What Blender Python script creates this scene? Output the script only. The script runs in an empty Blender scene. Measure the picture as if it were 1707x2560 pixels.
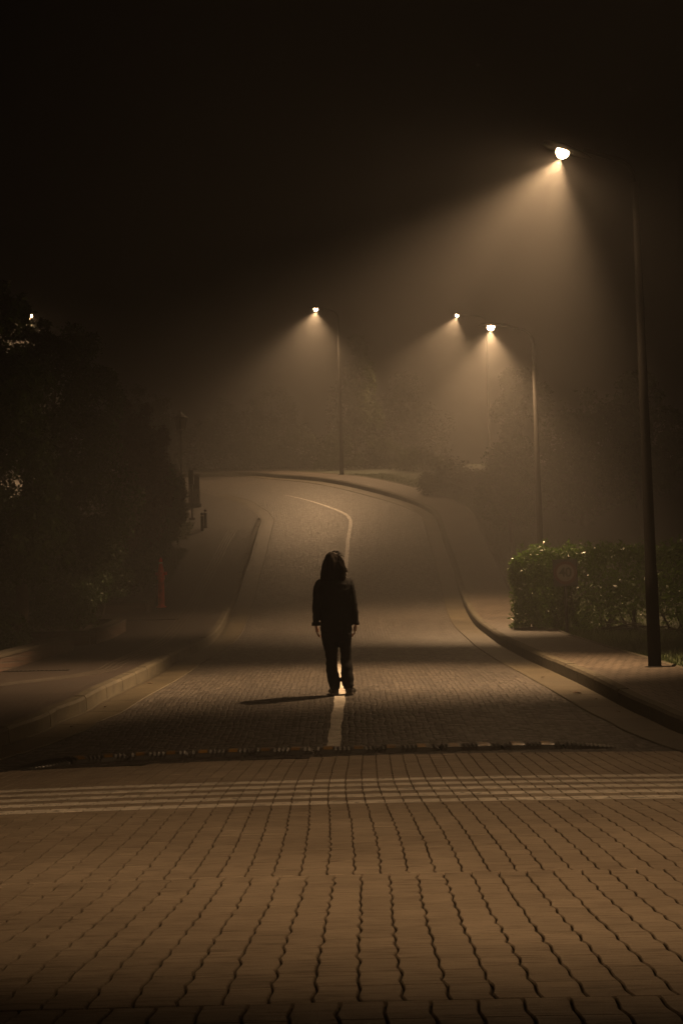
import bpy, bmesh, math, random
import numpy as np
from mathutils import Vector, Matrix

random.seed(7)
rng = np.random.default_rng(7)
S = bpy.context.scene
COL = S.collection
PI = math.pi

# ------------------------------------------------------------------ camera
FOC, HOR, ROLL = 3800.0, 1600.0, math.radians(1.36)
CX, CY = 853.5, 1280.0
CAM = Vector((0.0, 0.0, 1.0))
th = math.atan((HOR - CY) / FOC)
R_ = Vector((1, 0, 0)); U_ = Vector((0, -math.sin(th), math.cos(th))); F_ = Vector((0, math.cos(th), math.sin(th)))
cr, sr = math.cos(ROLL), math.sin(ROLL)

def ray(px, py):
    dx, dy = px - CX, py - CY
    x = dx * cr - dy * sr
    y = dy * cr + dx * sr
    return R_ * x - U_ * y + F_ * FOC

def at(px, py, d):
    """world point seen at photo pixel (px, py) at horizontal distance d"""
    r = ray(px, py)
    return CAM + r * (d / r.y)

def mpp(d):
    return d / FOC

# ------------------------------------------------------------------ terrain profile
PD = np.array([-40, 0, 3.5, 6.8, 8.5, 9.9, 12, 13.8, 15.1, 16.3, 18.2, 20.2, 24.5, 31.1, 40.4, 47.5, 54.3, 61.3, 66, 70, 76, 90, 200.])
PZ = np.array([.0, .0, .06, -.03, -.03, -.035, -.05, -.05, .01, .12, .35, .47, .68, 1.0, 2.05, 3.6, 5.25, 7.45, 8.3, 8.85, 9.05, 9.0, 9.0])
_h = np.diff(PD); _dl = np.diff(PZ) / _h
_m = np.zeros_like(PD)
for i in range(1, len(PD) - 1):
    if _dl[i-1] * _dl[i] > 0:
        w1 = 2 * _h[i] + _h[i-1]; w2 = _h[i] + 2 * _h[i-1]
        _m[i] = (w1 + w2) / (w1 / _dl[i-1] + w2 / _dl[i])

def zp(d):
    d = min(max(d, PD[0]), PD[-1] - 1e-6)
    i = int(np.searchsorted(PD, d, side='right')) - 1
    t = (d - PD[i]) / _h[i]
    return float((2*t**3 - 3*t*t + 1) * PZ[i] + (t**3 - 2*t*t + t) * _h[i] * _m[i]
                 + (-2*t**3 + 3*t*t) * PZ[i+1] + (t**3 - t*t) * _h[i] * _m[i+1])

def zg(x, d):
    a = min(abs(x), 3.2)
    return zp(d) - .0034 * a * a

def hit(px, py, off=0.0):
    """where the ray of a photo pixel meets the ground raised by off"""
    r = ray(px, py)
    prev = 3.4; d = 3.4
    while d < 110:
        p = CAM + r * (d / r.y)
        if p.z < zg(p.x, d) + off:
            lo, hi = prev, d
            for _ in range(24):
                m = (lo + hi) / 2
                q = CAM + r * (m / r.y)
                if q.z < zg(q.x, m) + off: hi = m
                else: lo = m
            q = CAM + r * (hi / r.y)
            return Vector((q.x, q.y, q.z))
        prev = d; d += .1
    p = CAM + r * (68 / r.y)
    return Vector((p.x, 68.0, zg(p.x, 68)))

# ------------------------------------------------------------------ materials
def newmat(name):
    m = bpy.data.materials.new(name); m.use_nodes = True
    nt = m.node_tree
    return m, nt, nt.nodes['Principled BSDF']

def N(nt, t, **kw):
    n = nt.nodes.new(t)
    for k, v in kw.items():
        if k in n.inputs: n.inputs[k].default_value = v
        else: setattr(n, k, v)
    return n

def ramp(nt, fac, stops):
    r = nt.nodes.new('ShaderNodeValToRGB')
    el = r.color_ramp.elements
    while len(el) > 1: el.remove(el[-1])
    el[0].position = stops[0][0]; el[0].color = (*stops[0][1], 1)
    for p, c in stops[1:]:
        e = el.new(p); e.color = (*c, 1)
    nt.links.new(fac, r.inputs['Fac'])
    return r.outputs['Color']

def coords(nt, kind='Object', scale=(1, 1, 1)):
    tc = nt.nodes.new('ShaderNodeTexCoord'); mp = nt.nodes.new('ShaderNodeMapping')
    mp.inputs['Scale'].default_value = scale
    nt.links.new(tc.outputs[kind], mp.inputs['Vector'])
    return mp.outputs['Vector']

def mixc(nt, fac, a, b, mode='MIX'):
    m = nt.nodes.new('ShaderNodeMix'); m.data_type = 'RGBA'; m.blend_type = mode
    for sock, v in ((m.inputs[0], fac), (m.inputs[6], a), (m.inputs[7], b)):
        if isinstance(v, (int, float)): sock.default_value = v
        elif isinstance(v, tuple): sock.default_value = (*v, 1)
        else: nt.links.new(v, sock)
    return m.outputs[2]

def noise(nt, vec, scale, detail=4, rough=.55):
    n = N(nt, 'ShaderNodeTexNoise'); n.inputs['Scale'].default_value = scale
    n.inputs['Detail'].default_value = detail; n.inputs['Roughness'].default_value = rough
    nt.links.new(vec, n.inputs['Vector'])
    return n.outputs['Fac']

def bump(nt, b, h, strength, dist, prev=None):
    n = nt.nodes.new('ShaderNodeBump')
    n.inputs['Strength'].default_value = strength; n.inputs['Distance'].default_value = dist
    nt.links.new(h, n.inputs['Height'])
    if prev is not None: nt.links.new(prev, n.inputs['Normal'])
    nt.links.new(n.outputs['Normal'], b.inputs['Normal'])
    return n.outputs['Normal']

def basic(name, c, rough=.6, metal=0.0, spec=.5, nscale=6, amt=.35, bmp=.0):
    m, nt, b = newmat(name)
    v = coords(nt)
    f = noise(nt, v, nscale, 5)
    lo = tuple(x * (1 - amt) for x in c); hi = tuple(min(1, x * (1 + amt)) for x in c)
    nt.links.new(ramp(nt, f, [(.3, lo), (.7, hi)]), b.inputs['Base Color'])
    b.inputs['Roughness'].default_value = rough; b.inputs['Metallic'].default_value = metal
    b.inputs['Specular IOR Level'].default_value = spec
    if bmp: bump(nt, b, noise(nt, v, nscale * 8, 4), bmp, .01)
    return m

def paver_mat(name, c, white=False):
    m, nt, b = newmat(name)
    v = coords(nt)
    geo = nt.nodes.new('ShaderNodeNewGeometry')
    isl = ramp(nt, geo.outputs['Random Per Island'], [(0, tuple(x * .9 for x in c)), (.5, c), (1, tuple(x * 1.08 for x in c))])
    big = ramp(nt, noise(nt, v, .55, 5), [(.3, (.72, .7, .68)), (.7, (1.15, 1.15, 1.15))])
    col = mixc(nt, 1.0, isl, big, 'MULTIPLY')
    vs = coords(nt, 'Object', (6, 46, 6))
    st = noise(nt, vs, 1.0, 5, .65)
    col = mixc(nt, 1.0, col, ramp(nt, st, [(.33, (.58, .56, .54)), (.5, (.98, .98, .98)), (.7, (1.14, 1.14, 1.14))]), 'MULTIPLY')
    gr = noise(nt, v, 240, 3, .6)
    col = mixc(nt, 1.0, col, ramp(nt, gr, [(.25, (.7, .7, .7)), (.55, (1.05, 1.05, 1.05)), (.8, (1.35, 1.3, 1.25))]), 'MULTIPLY')
    if white:
        wear = ramp(nt, noise(nt, v, 14, 6, .7), [(.34, (.25, .25, .25)), (.46, (1, 1, 1))])
        col = mixc(nt, 1.0, col, wear, 'MULTIPLY')
    nt.links.new(col, b.inputs['Base Color'])
    b.inputs['Roughness'].default_value = .62 if not white else .5
    n1 = bump(nt, b, st, .5, .012)
    bump(nt, b, gr, .5, .003, n1)
    return m

def setts_mat():
    m, nt, b = newmat('granite_setts')
    v = coords(nt, 'Object')
    wob = N(nt, 'ShaderNodeTexNoise'); wob.inputs['Scale'].default_value = 3.0
    nt.links.new(v, wob.inputs['Vector'])
    add = nt.nodes.new('ShaderNodeMixRGB'); add.blend_type = 'ADD'; add.inputs['Fac'].default_value = .06
    nt.links.new(v, add.inputs['Color1']); nt.links.new(wob.outputs['Color'], add.inputs['Color2'])
    mp = nt.nodes.new('ShaderNodeMapping'); mp.inputs['Scale'].default_value = (15.5, 12.5, 0.0)
    nt.links.new(add.outputs['Color'], mp.inputs['Vector'])
    vo = nt.nodes.new('ShaderNodeTexVoronoi'); vo.feature = 'F1'; vo.distance = 'MINKOWSKI'
    vo.inputs['Exponent'].default_value = 5.0; vo.inputs['Randomness'].default_value = .42; vo.inputs['Scale'].default_value = 1.0
    nt.links.new(mp.outputs['Vector'], vo.inputs['Vector'])
    dist = ramp(nt, vo.outputs['Distance'], [(.0, (1, 1, 1)), (.38, (.85, .85, .85)), (.6, (0, 0, 0))])
    percell = nt.nodes.new('ShaderNodeSeparateColor'); nt.links.new(vo.outputs['Color'], percell.inputs[0])
    tone = ramp(nt, percell.outputs[0], [(0, (.028, .024, .021)), (.5, (.045, .040, .035)), (1, (.072, .063, .054))])
    col = mixc(nt, dist, (.016, .013, .011), tone)
    big = ramp(nt, noise(nt, v, .45, 6, .6), [(.3, (.72, .72, .74)), (.7, (1.22, 1.2, 1.15))])
    col = mixc(nt, 1.0, col, big, 'MULTIPLY')
    lane = ramp(nt, noise(nt, coords(nt, 'Object', (1.6, .12, 1)), 1.0, 3), [(.35, (.85, .85, .85)), (.65, (1.12, 1.12, 1.12))])
    col = mixc(nt, 1.0, col, lane, 'MULTIPLY')
    gr = noise(nt, v, 150, 3)
    col = mixc(nt, 1.0, col, ramp(nt, gr, [(.3, (.75, .75, .75)), (.7, (1.3, 1.3, 1.3))]), 'MULTIPLY')
    nt.links.new(col, b.inputs['Base Color'])
    rr = ramp(nt, percell.outputs[1], [(0, (.42,)*3), (1, (.66,)*3)])
    nt.links.new(rr, b.inputs['Roughness'])
    n1 = bump(nt, b, dist, .8, .009)
    tilt = bump(nt, b, percell.outputs[2], .6, .006, n1)
    bump(nt, b, noise(nt, v, 45, 4), .5, .006, tilt)
    return m

def uvbrick(name, c, mortar, bw, rh, off=.5, rough=.7, msize=.012, stain=.6, arcs=False):
    m, nt, b = newmat(name)
    uv = coords(nt, 'UV')
    v = coords(nt)
    wob = N(nt, 'ShaderNodeTexNoise'); wob.inputs['Scale'].default_value = 2.3
    nt.links.new(v, wob.inputs['Vector'])
    add = nt.nodes.new('ShaderNodeMixRGB'); add.blend_type = 'ADD'; add.inputs['Fac'].default_value = .02 if not arcs else .10
    nt.links.new(uv, add.inputs['Color1']); nt.links.new(wob.outputs['Color'], add.inputs['Color2'])
    br = nt.nodes.new('ShaderNodeTexBrick'); br.offset = off
    br.inputs['Scale'].default_value = 1.0; br.inputs['Brick Width'].default_value = bw; br.inputs['Row Height'].default_value = rh
    br.inputs['Mortar Size'].default_value = msize; br.inputs['Mortar Smooth'].default_value = .3
    br.inputs['Color1'].default_value = (*[x * .8 for x in c], 1); br.inputs['Color2'].default_value = (*[x * 1.2 for x in c], 1)
    br.inputs['Mortar'].default_value = (*mortar, 1); br.inputs['Bias'].default_value = 0
    nt.links.new(add.outputs['Color'], br.inputs['Vector'])
    big = ramp(nt, noise(nt, v, 1.1, 6, .65), [(.3, (stain,)*3), (.65, (1.15,)*3)])
    col = mixc(nt, 1.0, br.outputs['Color'], big, 'MULTIPLY')
    gr = noise(nt, v, 90, 4)
    col = mixc(nt, 1.0, col, ramp(nt, gr, [(.3, (.8,)*3), (.7, (1.2,)*3)]), 'MULTIPLY')
    nt.links.new(col, b.inputs['Base Color'])
    b.inputs['Roughness'].default_value = rough
    inv = nt.nodes.new('ShaderNodeMath'); inv.operation = 'SUBTRACT'; inv.inputs[0].default_value = 1
    nt.links.new(br.outputs['Fac'], inv.inputs[1])
    n1 = bump(nt, b, inv.outputs[0], .8, .012)
    bump(nt, b, gr, .35, .006, n1)
    return m

def grass_mat():
    m, nt, b = newmat('grass_ground')
    v = coords(nt)
    f = noise(nt, v, 5, 8, .7)
    nt.links.new(ramp(nt, f, [(.3, (.012, .011, .006)), (.5, (.016, .023, .007)), (.75, (.032, .046, .012))]), b.inputs['Base Color'])
    b.inputs['Roughness'].default_value = .85
    bump(nt, b, noise(nt, v, 26, 6, .8), 1.0, .06)
    return m

def leaf_mat(name, c1, c2, rough=.4, trans=.25, spec=.5):
    m, nt, b = newmat(name)
    geo = nt.nodes.new('ShaderNodeNewGeometry')
    col = ramp(nt, geo.outputs['Random Per Island'], [(0, c1), (.6, tuple((a + d) / 2 for a, d in zip(c1, c2))), (1, c2)])
    nt.links.new(col, b.inputs['Base Color'])
    b.inputs['Roughness'].default_value = rough
    b.inputs['Specular IOR Level'].default_value = spec
    tr = nt.nodes.new('ShaderNodeBsdfTranslucent'); nt.links.new(col, tr.inputs['Color'])
    mx = nt.nodes.new('ShaderNodeMixShader'); mx.inputs[0].default_value = trans
    nt.links.new(b.outputs[0], mx.inputs[1]); nt.links.new(tr.outputs[0], mx.inputs[2])
    nt.links.new(mx.outputs[0], nt.nodes['Material Output'].inputs['Surface'])
    return m

LCOL = (1.0, .605, .30)
def emit_mat(name, c, s):
    m, nt, b = newmat(name)
    b.inputs['Base Color'].default_value = (.8, .8, .8, 1)
    b.inputs['Emission Color'].default_value = (*c, 1); b.inputs['Emission Strength'].default_value = s
    m.cycles.emission_sampling = 'NONE'
    return m

M = {}
M['paver'] = paver_mat('concrete_paver', (.36, .305, .24))
M['white_paver'] = paver_mat('white_painted_paver', (.92, .88, .80), True)
M['bed'] = basic('joint_sand', (.025, .02, .015), .95)
M['setts'] = setts_mat()
M['paint'] = basic('worn_white_paint', (.50, .47, .42), .42, nscale=9, amt=.35, bmp=.5)
M['gutter'] = uvbrick('gutter_concrete', (.060, .050, .032), (.03, .025, .018), 6.0, .78, 0, .5, .022, .55, True)
M['kerb'] = basic('kerb_concrete', (.042, .036, .022), .8, nscale=5, amt=.4, bmp=.6)
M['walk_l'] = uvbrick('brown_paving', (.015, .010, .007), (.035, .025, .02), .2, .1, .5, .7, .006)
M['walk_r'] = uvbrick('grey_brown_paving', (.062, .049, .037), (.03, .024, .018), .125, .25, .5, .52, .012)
M['grass'] = grass_mat()
M['soil'] = basic('soil', (.03, .022, .015), .95, nscale=8, bmp=.8)
M['blade'] = leaf_mat('grass_blades', (.03, .05, .012), (.08, .11, .03), .6, .3)
M['leaf_dark'] = leaf_mat('dark_leaf', (.022, .056, .007), (.065, .125, .013), .42, .25)
M['leaf_red'] = leaf_mat('purple_leaf', (.05, .02, .012), (.10, .05, .024), .5, .2)
M['leaf_hedge'] = leaf_mat('laurel_leaf', (.045, .10, .008), (.12, .22, .014), .28, .3, 1.0)
M['leaf_far'] = leaf_mat('far_leaf', (.022, .030, .010), (.05, .062, .022), .8, .3, .1)
M['bark'] = basic('bark', (.07, .052, .036), .9, nscale=12, bmp=.9)
M['pole'] = basic('dark_painted_pole', (.006, .0055, .005), .75, 0, .03, nscale=3, amt=.2)
M['black'] = basic('black_paint', (.012, .012, .013), .45)
M['rubber'] = basic('black_rubber', (.028, .027, .025), .35, spec=.7, nscale=30)
M['yellow'] = basic('yellow_reflector', (.17, .095, .022), .4, nscale=3.5, amt=.75)
M['lens'] = emit_mat('lamp_lens', LCOL, 60.0)
M['red'] = basic('red_enamel', (.75, .045, .02), .42, nscale=7, amt=.3)
M['whiteband'] = basic('white_band', (.7, .68, .62), .4)
M['signwhite'] = basic('sign_white', (.13, .12, .105), .5, amt=.1)
M['signred'] = basic('sign_red', (.05, .005, .004), .5, amt=.1)
M['brick'] = uvbrick('planter_brick', (.05, .028, .018), (.05, .04, .03), .25, .08, .5, .8, .01)
M['cap'] = basic('planter_coping', (.03, .025, .016), .8, nscale=5, bmp=.5)
M['cabinet_dark'] = basic('cabinet_grey', (.11, .10, .095), .55)
M['cabinet_light'] = basic('cabinet_pale', (.30, .29, .27), .55)
M['glass'] = leaf_mat('frosted_lantern_glass', (.62, .60, .56), (.62, .60, .56), .35, .6)
M['iron'] = basic('cast_iron', (.025, .024, .022), .5)
M['skin'] = basic('skin', (.35, .20, .14), .5, amt=.08)
M['hair'] = basic('dark_hair', (.010, .006, .004), .8, 0, .12, nscale=40)
M['jacket'] = basic('black_jacket', (.009, .009, .010), .85, 0, .2, nscale=20, bmp=.4)
M['trousers'] = basic('black_trousers', (.008, .008, .009), .9, 0, .15, nscale=30, bmp=.4)
M['shoe'] = basic('dark_shoe', (.02, .018, .016), .5)
M['sole'] = basic('pale_sole', (.07, .06, .05), .6)
M['leaf_litter'] = basic('dry_leaf', (.10, .045, .02), .6, nscale=30)
M['tactile'] = basic('tactile_strip', (.028, .023, .017), .6)

# ------------------------------------------------------------------ mesh helpers
def link(name, me, mat=None, parent=None, smooth=False):
    o = bpy.data.objects.new(name, me); COL.objects.link(o)
    if mat is not None:
        for mm in (mat if isinstance(mat, (list, tuple)) else [mat]): me.materials.append(mm)
    if parent is not None: o.parent = parent
    if smooth: me.polygons.foreach_set('use_smooth', [True] * len(me.polygons))
    return o

def bmobj(name, bm, mat, parent=None, smooth=False):
    me = bpy.data.meshes.new(name); bm.normal_update(); bm.to_mesh(me); bm.free()
    return link(name, me, mat, parent, smooth)

def tag(o, label=None, cat=None, group=None, kind=None):
    if label: o['label'] = label
    if cat: o['category'] = cat
    if group: o['group'] = group
    if kind: o['kind'] = kind
    return o

def empty(name, loc, rz=0.0):
    o = bpy.data.objects.new(name, None); COL.objects.link(o)
    o.location = loc; o.rotation_euler = (0, 0, rz); o.empty_display_size = .2
    return o

def box(bm, lo, hi, mi=0, bev=0):
    vs = [bm.verts.new((x, y, z)) for z in (lo[2], hi[2]) for y in (lo[1], hi[1]) for x in (lo[0], hi[0])]
    fs = []
    for q in ((0, 2, 3, 1), (4, 5, 7, 6), (0, 1, 5, 4), (2, 6, 7, 3), (0, 4, 6, 2), (1, 3, 7, 5)):
        f = bm.faces.new([vs[i] for i in q]); f.material_index = mi; fs.append(f)
    if bev:
        es = list({e for f in fs for e in f.edges})
        bmesh.ops.bevel(bm, geom=es, offset=bev, segments=2, affect='EDGES', profile=.6)
    return vs

def tube(bm, pts, rad, n=10, cap=True, ell=None):
    """skin of rings through pts; rad per point (number or (rx, ry)); ell: fixed side vector"""
    pts = [Vector(p) for p in pts]; rings = []
    side = Vector(ell) if ell is not None else None
    for i, p in enumerate(pts):
        t = (pts[min(i+1, len(pts)-1)] - pts[max(i-1, 0)]).normalized()
        ref = side if side is not None else (Vector((0, 0, 1)) if abs(t.z) < .9 else Vector((1, 0, 0)))
        a = (ref - t * ref.dot(t)).normalized(); b = t.cross(a)
        r = rad[i] if isinstance(rad, list) else rad
        rx, ry = r if isinstance(r, (list, tuple)) else (r, r)
        rings.append([bm.verts.new(p + a * rx * math.cos(2*PI*k/n) + b * ry * math.sin(2*PI*k/n)) for k in range(n)])
    for i in range(len(rings) - 1):
        for k in range(n):
            bm.faces.new((rings[i][k], rings[i][(k+1) % n], rings[i+1][(k+1) % n], rings[i+1][k]))
    if cap:
        bm.faces.new(rings[0][::-1]); bm.faces.new(rings[-1])
    return rings

def lathe(bm, prof, n=16, c=(0, 0, 0)):
    rings = []
    for r, z in prof:
        rings.append([bm.verts.new((c[0] + max(r, 1e-4) * math.cos(2*PI*k/n), c[1] + max(r, 1e-4) * math.sin(2*PI*k/n), c[2] + z)) for k in range(n)])
    for i in range(len(rings) - 1):
        for k in range(n):
            bm.faces.new((rings[i][k], rings[i][(k+1) % n], rings[i+1][(k+1) % n], rings[i+1][k]))
    bm.faces.new(rings[0][::-1]); bm.faces.new(rings[-1])

def ellipsoid(bm, c, r, u=16, v=12):
    m = Matrix.Translation(c) @ Matrix.Diagonal((*r, 1))
    bmesh.ops.create_uvsphere(bm, u_segments=u, v_segments=v, radius=1, matrix=m)

def resample(pts, step):
    """catmull-rom through 2-D points, then even spacing"""
    P = [Vector((p[0], p[1])) for p in pts]
    dense = []
    for i in range(len(P) - 1):
        p0 = P[max(i-1, 0)]; p1 = P[i]; p2 = P[i+1]; p3 = P[min(i+2, len(P)-1)]
        for k in range(16):
            t = k / 16
            dense.append(.5 * ((2*p1) + (p2-p0)*t + (2*p0-5*p1+4*p2-p3)*t*t + (-p0+3*p1-3*p2+p3)*t**3))
    dense.append(P[-1])
    out = [dense[0].copy()]; acc = 0
    for a, b in zip(dense, dense[1:]):
        L = (b - a).length
        if L < 1e-9: continue
        while acc + L >= step:
            t = (step - acc) / L
            a = a.lerp(b, t); out.append(a.copy()); L = (b - a).length; acc = 0
            if L < 1e-9: break
        acc += L
    if (out[-1] - P[-1]).length > step * .3: out.append(P[-1].copy())
    return out

def normals(line):
    ns = []
    for i in range(len(line)):
        t = (line[min(i+1, len(line)-1)] - line[max(i-1, 0)]).normalized()
        ns.append(Vector((-t.y, t.x)))          # left of travel
    return ns

def offset(line, k):
    return [p + n * k for p, n in zip(line, normals(line))]

def ribbon(name, line, a, b, z, nlat, mat, zb=None):
    """sheet from offset a to offset b (left positive) along line, z above ground; uv in metres"""
    bm = bmesh.new(); uvl = bm.loops.layers.uv.new('UVMap')
    ns = normals(line); rows = []; L = 0; Ls = []
    for i, p in enumerate(line):
        if i: L += (p - line[i-1]).length
        Ls.append(L); r = []
        for k in range(nlat + 1):
            o = a + (b - a) * k / nlat
            q = p + ns[i] * o
            zz = z if zb is None else z + (zb - z) * k / nlat
            r.append((bm.verts.new((q.x, q.y, zg(q.x, q.y) + zz)), o))
        rows.append(r)
    for i in range(len(rows) - 1):
        for k in range(nlat):
            q = [rows[i][k], rows[i][k+1], rows[i+1][k+1], rows[i+1][k]]
            ls = [Ls[i], Ls[i], Ls[i+1], Ls[i+1]]
            f = bm.faces.new([t[0] for t in q])
            for lp, t, l in zip(f.loops, q, ls): lp[uvl].uv = (t[1], l)
    bmesh.ops.recalc_face_normals(bm, faces=bm.faces[:])
    if bm.faces[0].normal.z < 0: bmesh.ops.reverse_faces(bm, faces=bm.faces[:])
    return bmobj(name, bm, mat)

def region(name, poly, z, mat, step=.5, xs=True):
    bm = bmesh.new()
    f = bm.faces.new([bm.verts.new((p[0], p[1], 0)) for p in poly])
    ys = [p[1] for p in poly]; xx = [p[0] for p in poly]
    y = math.floor(min(ys)) + step
    while y < max(ys):
        bmesh.ops.bisect_plane(bm, geom=bm.verts[:] + bm.edges[:] + bm.faces[:], plane_co=(0, y, 0), plane_no=(0, 1, 0))
        y += step if y < 80 else 6
    if xs:
        for x in np.arange(-3.2, 3.21, .8):
            bmesh.ops.bisect_plane(bm, geom=bm.verts[:] + bm.edges[:] + bm.faces[:], plane_co=(x, 0, 0), plane_no=(1, 0, 0))
    for v in bm.verts: v.co.z = zg(v.co.x, v.co.y) + z
    bmesh.ops.triangulate(bm, faces=bm.faces[:])
    bmesh.ops.recalc_face_normals(bm, faces=bm.faces[:])
    if sum(f.normal.z for f in bm.faces) < 0: bmesh.ops.reverse_faces(bm, faces=bm.faces[:])
    return bmobj(name, bm, mat)

def struct(o): o['kind'] = 'structure'; return o

# ------------------------------------------------------------------ traced lines on the ground
LK = [(62,1846),(147,1806),(214,1779),(286,1739),(375,1695),(446,1654),(513,1619),(549,1588),(573,1543),(594,1498),(612,1436),(625,1400),(636,1360),(645,1329),(654,1302)]
RK = [(1707,1838),(1623,1800),(1557,1769),(1487,1731),(1425,1700),(1317,1650),(1262,1621),(1222,1593),(1187,1564),(1165,1529),(1151,1493),(1136,1439),(1120,1390),(1106,1350),(1097,1318),(1085,1292),(1059,1274),(1008,1253),(906,1225),(804,1205),(702,1196),(600,1190)]
lk = [hit(*p) for p in LK]; rk = [hit(*p) for p in RK]
lk = [(p.x, p.y) for p in lk]; rk = [(p.x, p.y) for p in rk]
lk = [(-6.5, 9.5), (-4.6, 12.2)] + lk
rk = [(6.8, 8.5), (4.7, 10.3), (3.8, 12.2)] + rk + [(-9.0, 65.3), (-16.0, 67.6), (-30, 70), (-60, 73)]
LE = [hit(*p) for p in [(640,1284),(620,1271),(604,1260),(577,1251),(542,1241),(501,1230),(450,1219)]]
le = [(p.x, p.y) for p in LE] + [(-14, 62.5), (-30, 64), (-60, 66)]
LKL = resample(lk, .25); RKL = resample(rk, .25)
LEL = resample([lk[-1]] + le, .3)

# ------------------------------------------------------------------ setting
gbm = bmesh.new()
gys = list(np.arange(-30, 0, 5)) + list(np.arange(0, 80, 1.0)) + list(np.arange(80, 171, 10))
gxs = [-110, -70, -45, -30, -20, -14, -10, -7, -5, -3.2, -1.6, 0, 1.6, 3.2, 5, 7, 10, 14, 20, 30, 45, 70, 110]
gv = [[gbm.verts.new((x, y, zg(x, y) - .07)) for x in gxs] for y in gys]
for j in range(len(gys) - 1):
    for i in range(len(gxs) - 1):
        gbm.faces.new((gv[j][i], gv[j][i+1], gv[j+1][i+1], gv[j+1][i]))
struct(bmobj('ground', gbm, M['soil']))

# road of small setts, from the speed bump up and round the bend
poly = [(-6.9, 9.2), (-6.9, 13.2), (-3.2, 13.45), (0, 13.95), (3.2, 14.0), (6.9, 13.9), (6.9, 10.2)]
road_poly = [(-3.6, 13.35), (0, 13.92), (3.7, 13.95)] + [(p.x, p.y) for p in RKL if p.y > 14.1] + [(p.x, p.y) for p in reversed(LEL)] + [(p.x, p.y) for p in reversed(LKL) if p.y > 13.6]
struct(region('road', road_poly, 0.0, M['setts']))

# gutters
GL = [p for p in LKL if p.y > 13.0] + LEL[1:16]
GR = [p for p in RKL if p.y > 13.2 and p.x > -5]
struct(ribbon('gutter', GL, -.46, -.0, .008, 4, M['gutter'], .004))
struct(ribbon('gutter', GR, .46, .0, .008, 4, M['gutter'], .004))
bm = bmesh.new()
for ln, k in ((GL, -.47), (GR, .47)):
    o = offset(ln, k)
    tube(bm, [(p.x, p.y, zg(p.x, p.y) + .003) for p in o], .011, 5)
struct(bmobj('gutter_edge', bm, M['kerb']))

# kerbs: stones with open joints
def kerb(name, line, sgn, h, hend=None):
    bm = bmesh.new()
    prof = [(0, -.05), (.012, h - .03), (.035, h), (.15, h), (.15, -.05)]
    n = len(line); per = 4
    ns = normals(line)
    i = 0
    while i < n - 1:
        j = min(i + per, n - 1)
        rings = []
        jit = random.uniform(-.004, .004)
        for q in range(i, j + 1):
            p = line[q].copy(); nn = ns[q]
            if q == i and i: p = line[q].lerp(line[q+1], .03)
            if q == j: p = line[q].lerp(line[q-1], .03)
            fr = 1.0
            if hend is not None:
                fr = min(1, max(0.12, (n - 1 - q) / (hend * 4)))
            rings.append([bm.verts.new((p.x + nn.x * sgn * a, p.y + nn.y * sgn * a, zg(p.x, p.y) + (b * fr if b > 0 else b) + jit)) for a, b in prof])
        for a, b in zip(rings, rings[1:]):
            for k in range(len(prof) - 1): bm.faces.new((a[k], a[k+1], b[k+1], b[k]))
        bm.faces.new(rings[0]); bm.faces.new(rings[-1][::-1])
        i = j
    bmesh.ops.recalc_face_normals(bm, faces=bm.faces[:])
    return struct(bmobj(name, bm, M['kerb']))
kerb('kerb', LKL, 1, .17, 6)
kerb('kerb', RKL, -1, .17)

# right pavement
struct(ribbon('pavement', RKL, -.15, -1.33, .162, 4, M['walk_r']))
out_r = offset(RKL, -1.33)
kbm = bmesh.new()
tube(kbm, [(p.x, p.y, zg(p.x, p.y) + .145) for p in out_r], (.04), 6)
struct(bmobj('pavement_edging', kbm, M['kerb']))
# right verge
vp = [(p.x, p.y) for p in out_r] + [(-60, 120), (100, 120), (100, 11.0)]
struct(region('verge', vp, .13, M['grass'], 1.0, False))

# left pavement (kerb back to the planters) and the flush corner area
in_l = offset(LKL, .15)
PLX = -4.87
lp = [(p.x, p.y) for p in in_l] + [(p.x - .02, p.y) for p in LEL[1:]] + [(-60, 58.0), (-14, 55.5), (-7.2, 53.4), (-7.2, 12.0), (-9, 9.0)]
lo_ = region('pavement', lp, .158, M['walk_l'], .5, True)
# uv from plan for the left pavement
me = lo_.data; uvl = me.uv_layers.new(name='UVMap')
for lpi in me.loops:
    c = me.vertices[lpi.vertex_index].co; uvl.data[lpi.index].uv = (c.x, c.y)
# blend the flush corner down to road level
for v in me.vertices:
    if v.co.y > 50: v.co.z -= .15 * min(1, max(0, (v.co.y - 52.5) / 4))
struct(lo_)
vl = [(-7.25, 12.0), (-7.25, 53.6), (-14, 55.8), (-60, 58.2), (-100, 58), (-100, 8)]
struct(region('verge', vl, .15, M['soil'], 1.0, False))
vl2 = [(-5.9, 41.9), (PLX - .05, 41.9), (PLX - .02, 48.5), (-5.3, 49.2), (-7.2, 49.2), (-7.2, 41.9)]
struct(region('verge', vl2, .19, M['grass'], .5, False))
vl3 = [(-5.1, 50.6), (-5.3, 54.0), (-8.5, 54.2), (-8.5, 50.6)]
struct(region('verge', vl3, .17, M['grass'], .5, False))

# tactile guide lines on the left pavement
TL = [(0,1757),(100,1722),(200,1688),(300,1655),(386,1614),(440,1567),(470,1530),(500,1480),(525,1430),(548,1385),(565,1352),(582,1325)]
tl = [hit(x, y, .16) for x, y in TL]
tln = resample([(-5.6, 17.5)] + [(p.x, p.y) for p in tl if p.y > 19], .3)
bm = bmesh.new()
for o in (-.135, -.045, .045, .135):
    ln = offset(tln, o)
    tube(bm, [(p.x, p.y, zg(p.x, p.y) + .162) for p in ln], (.006, .016), 6, ell=(0, 0, 1))
tag(bmobj('guide_strip', bm, M['tactile']), 'raised four-line tactile guide strip curving along the left pavement', 'guide strip')

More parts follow.
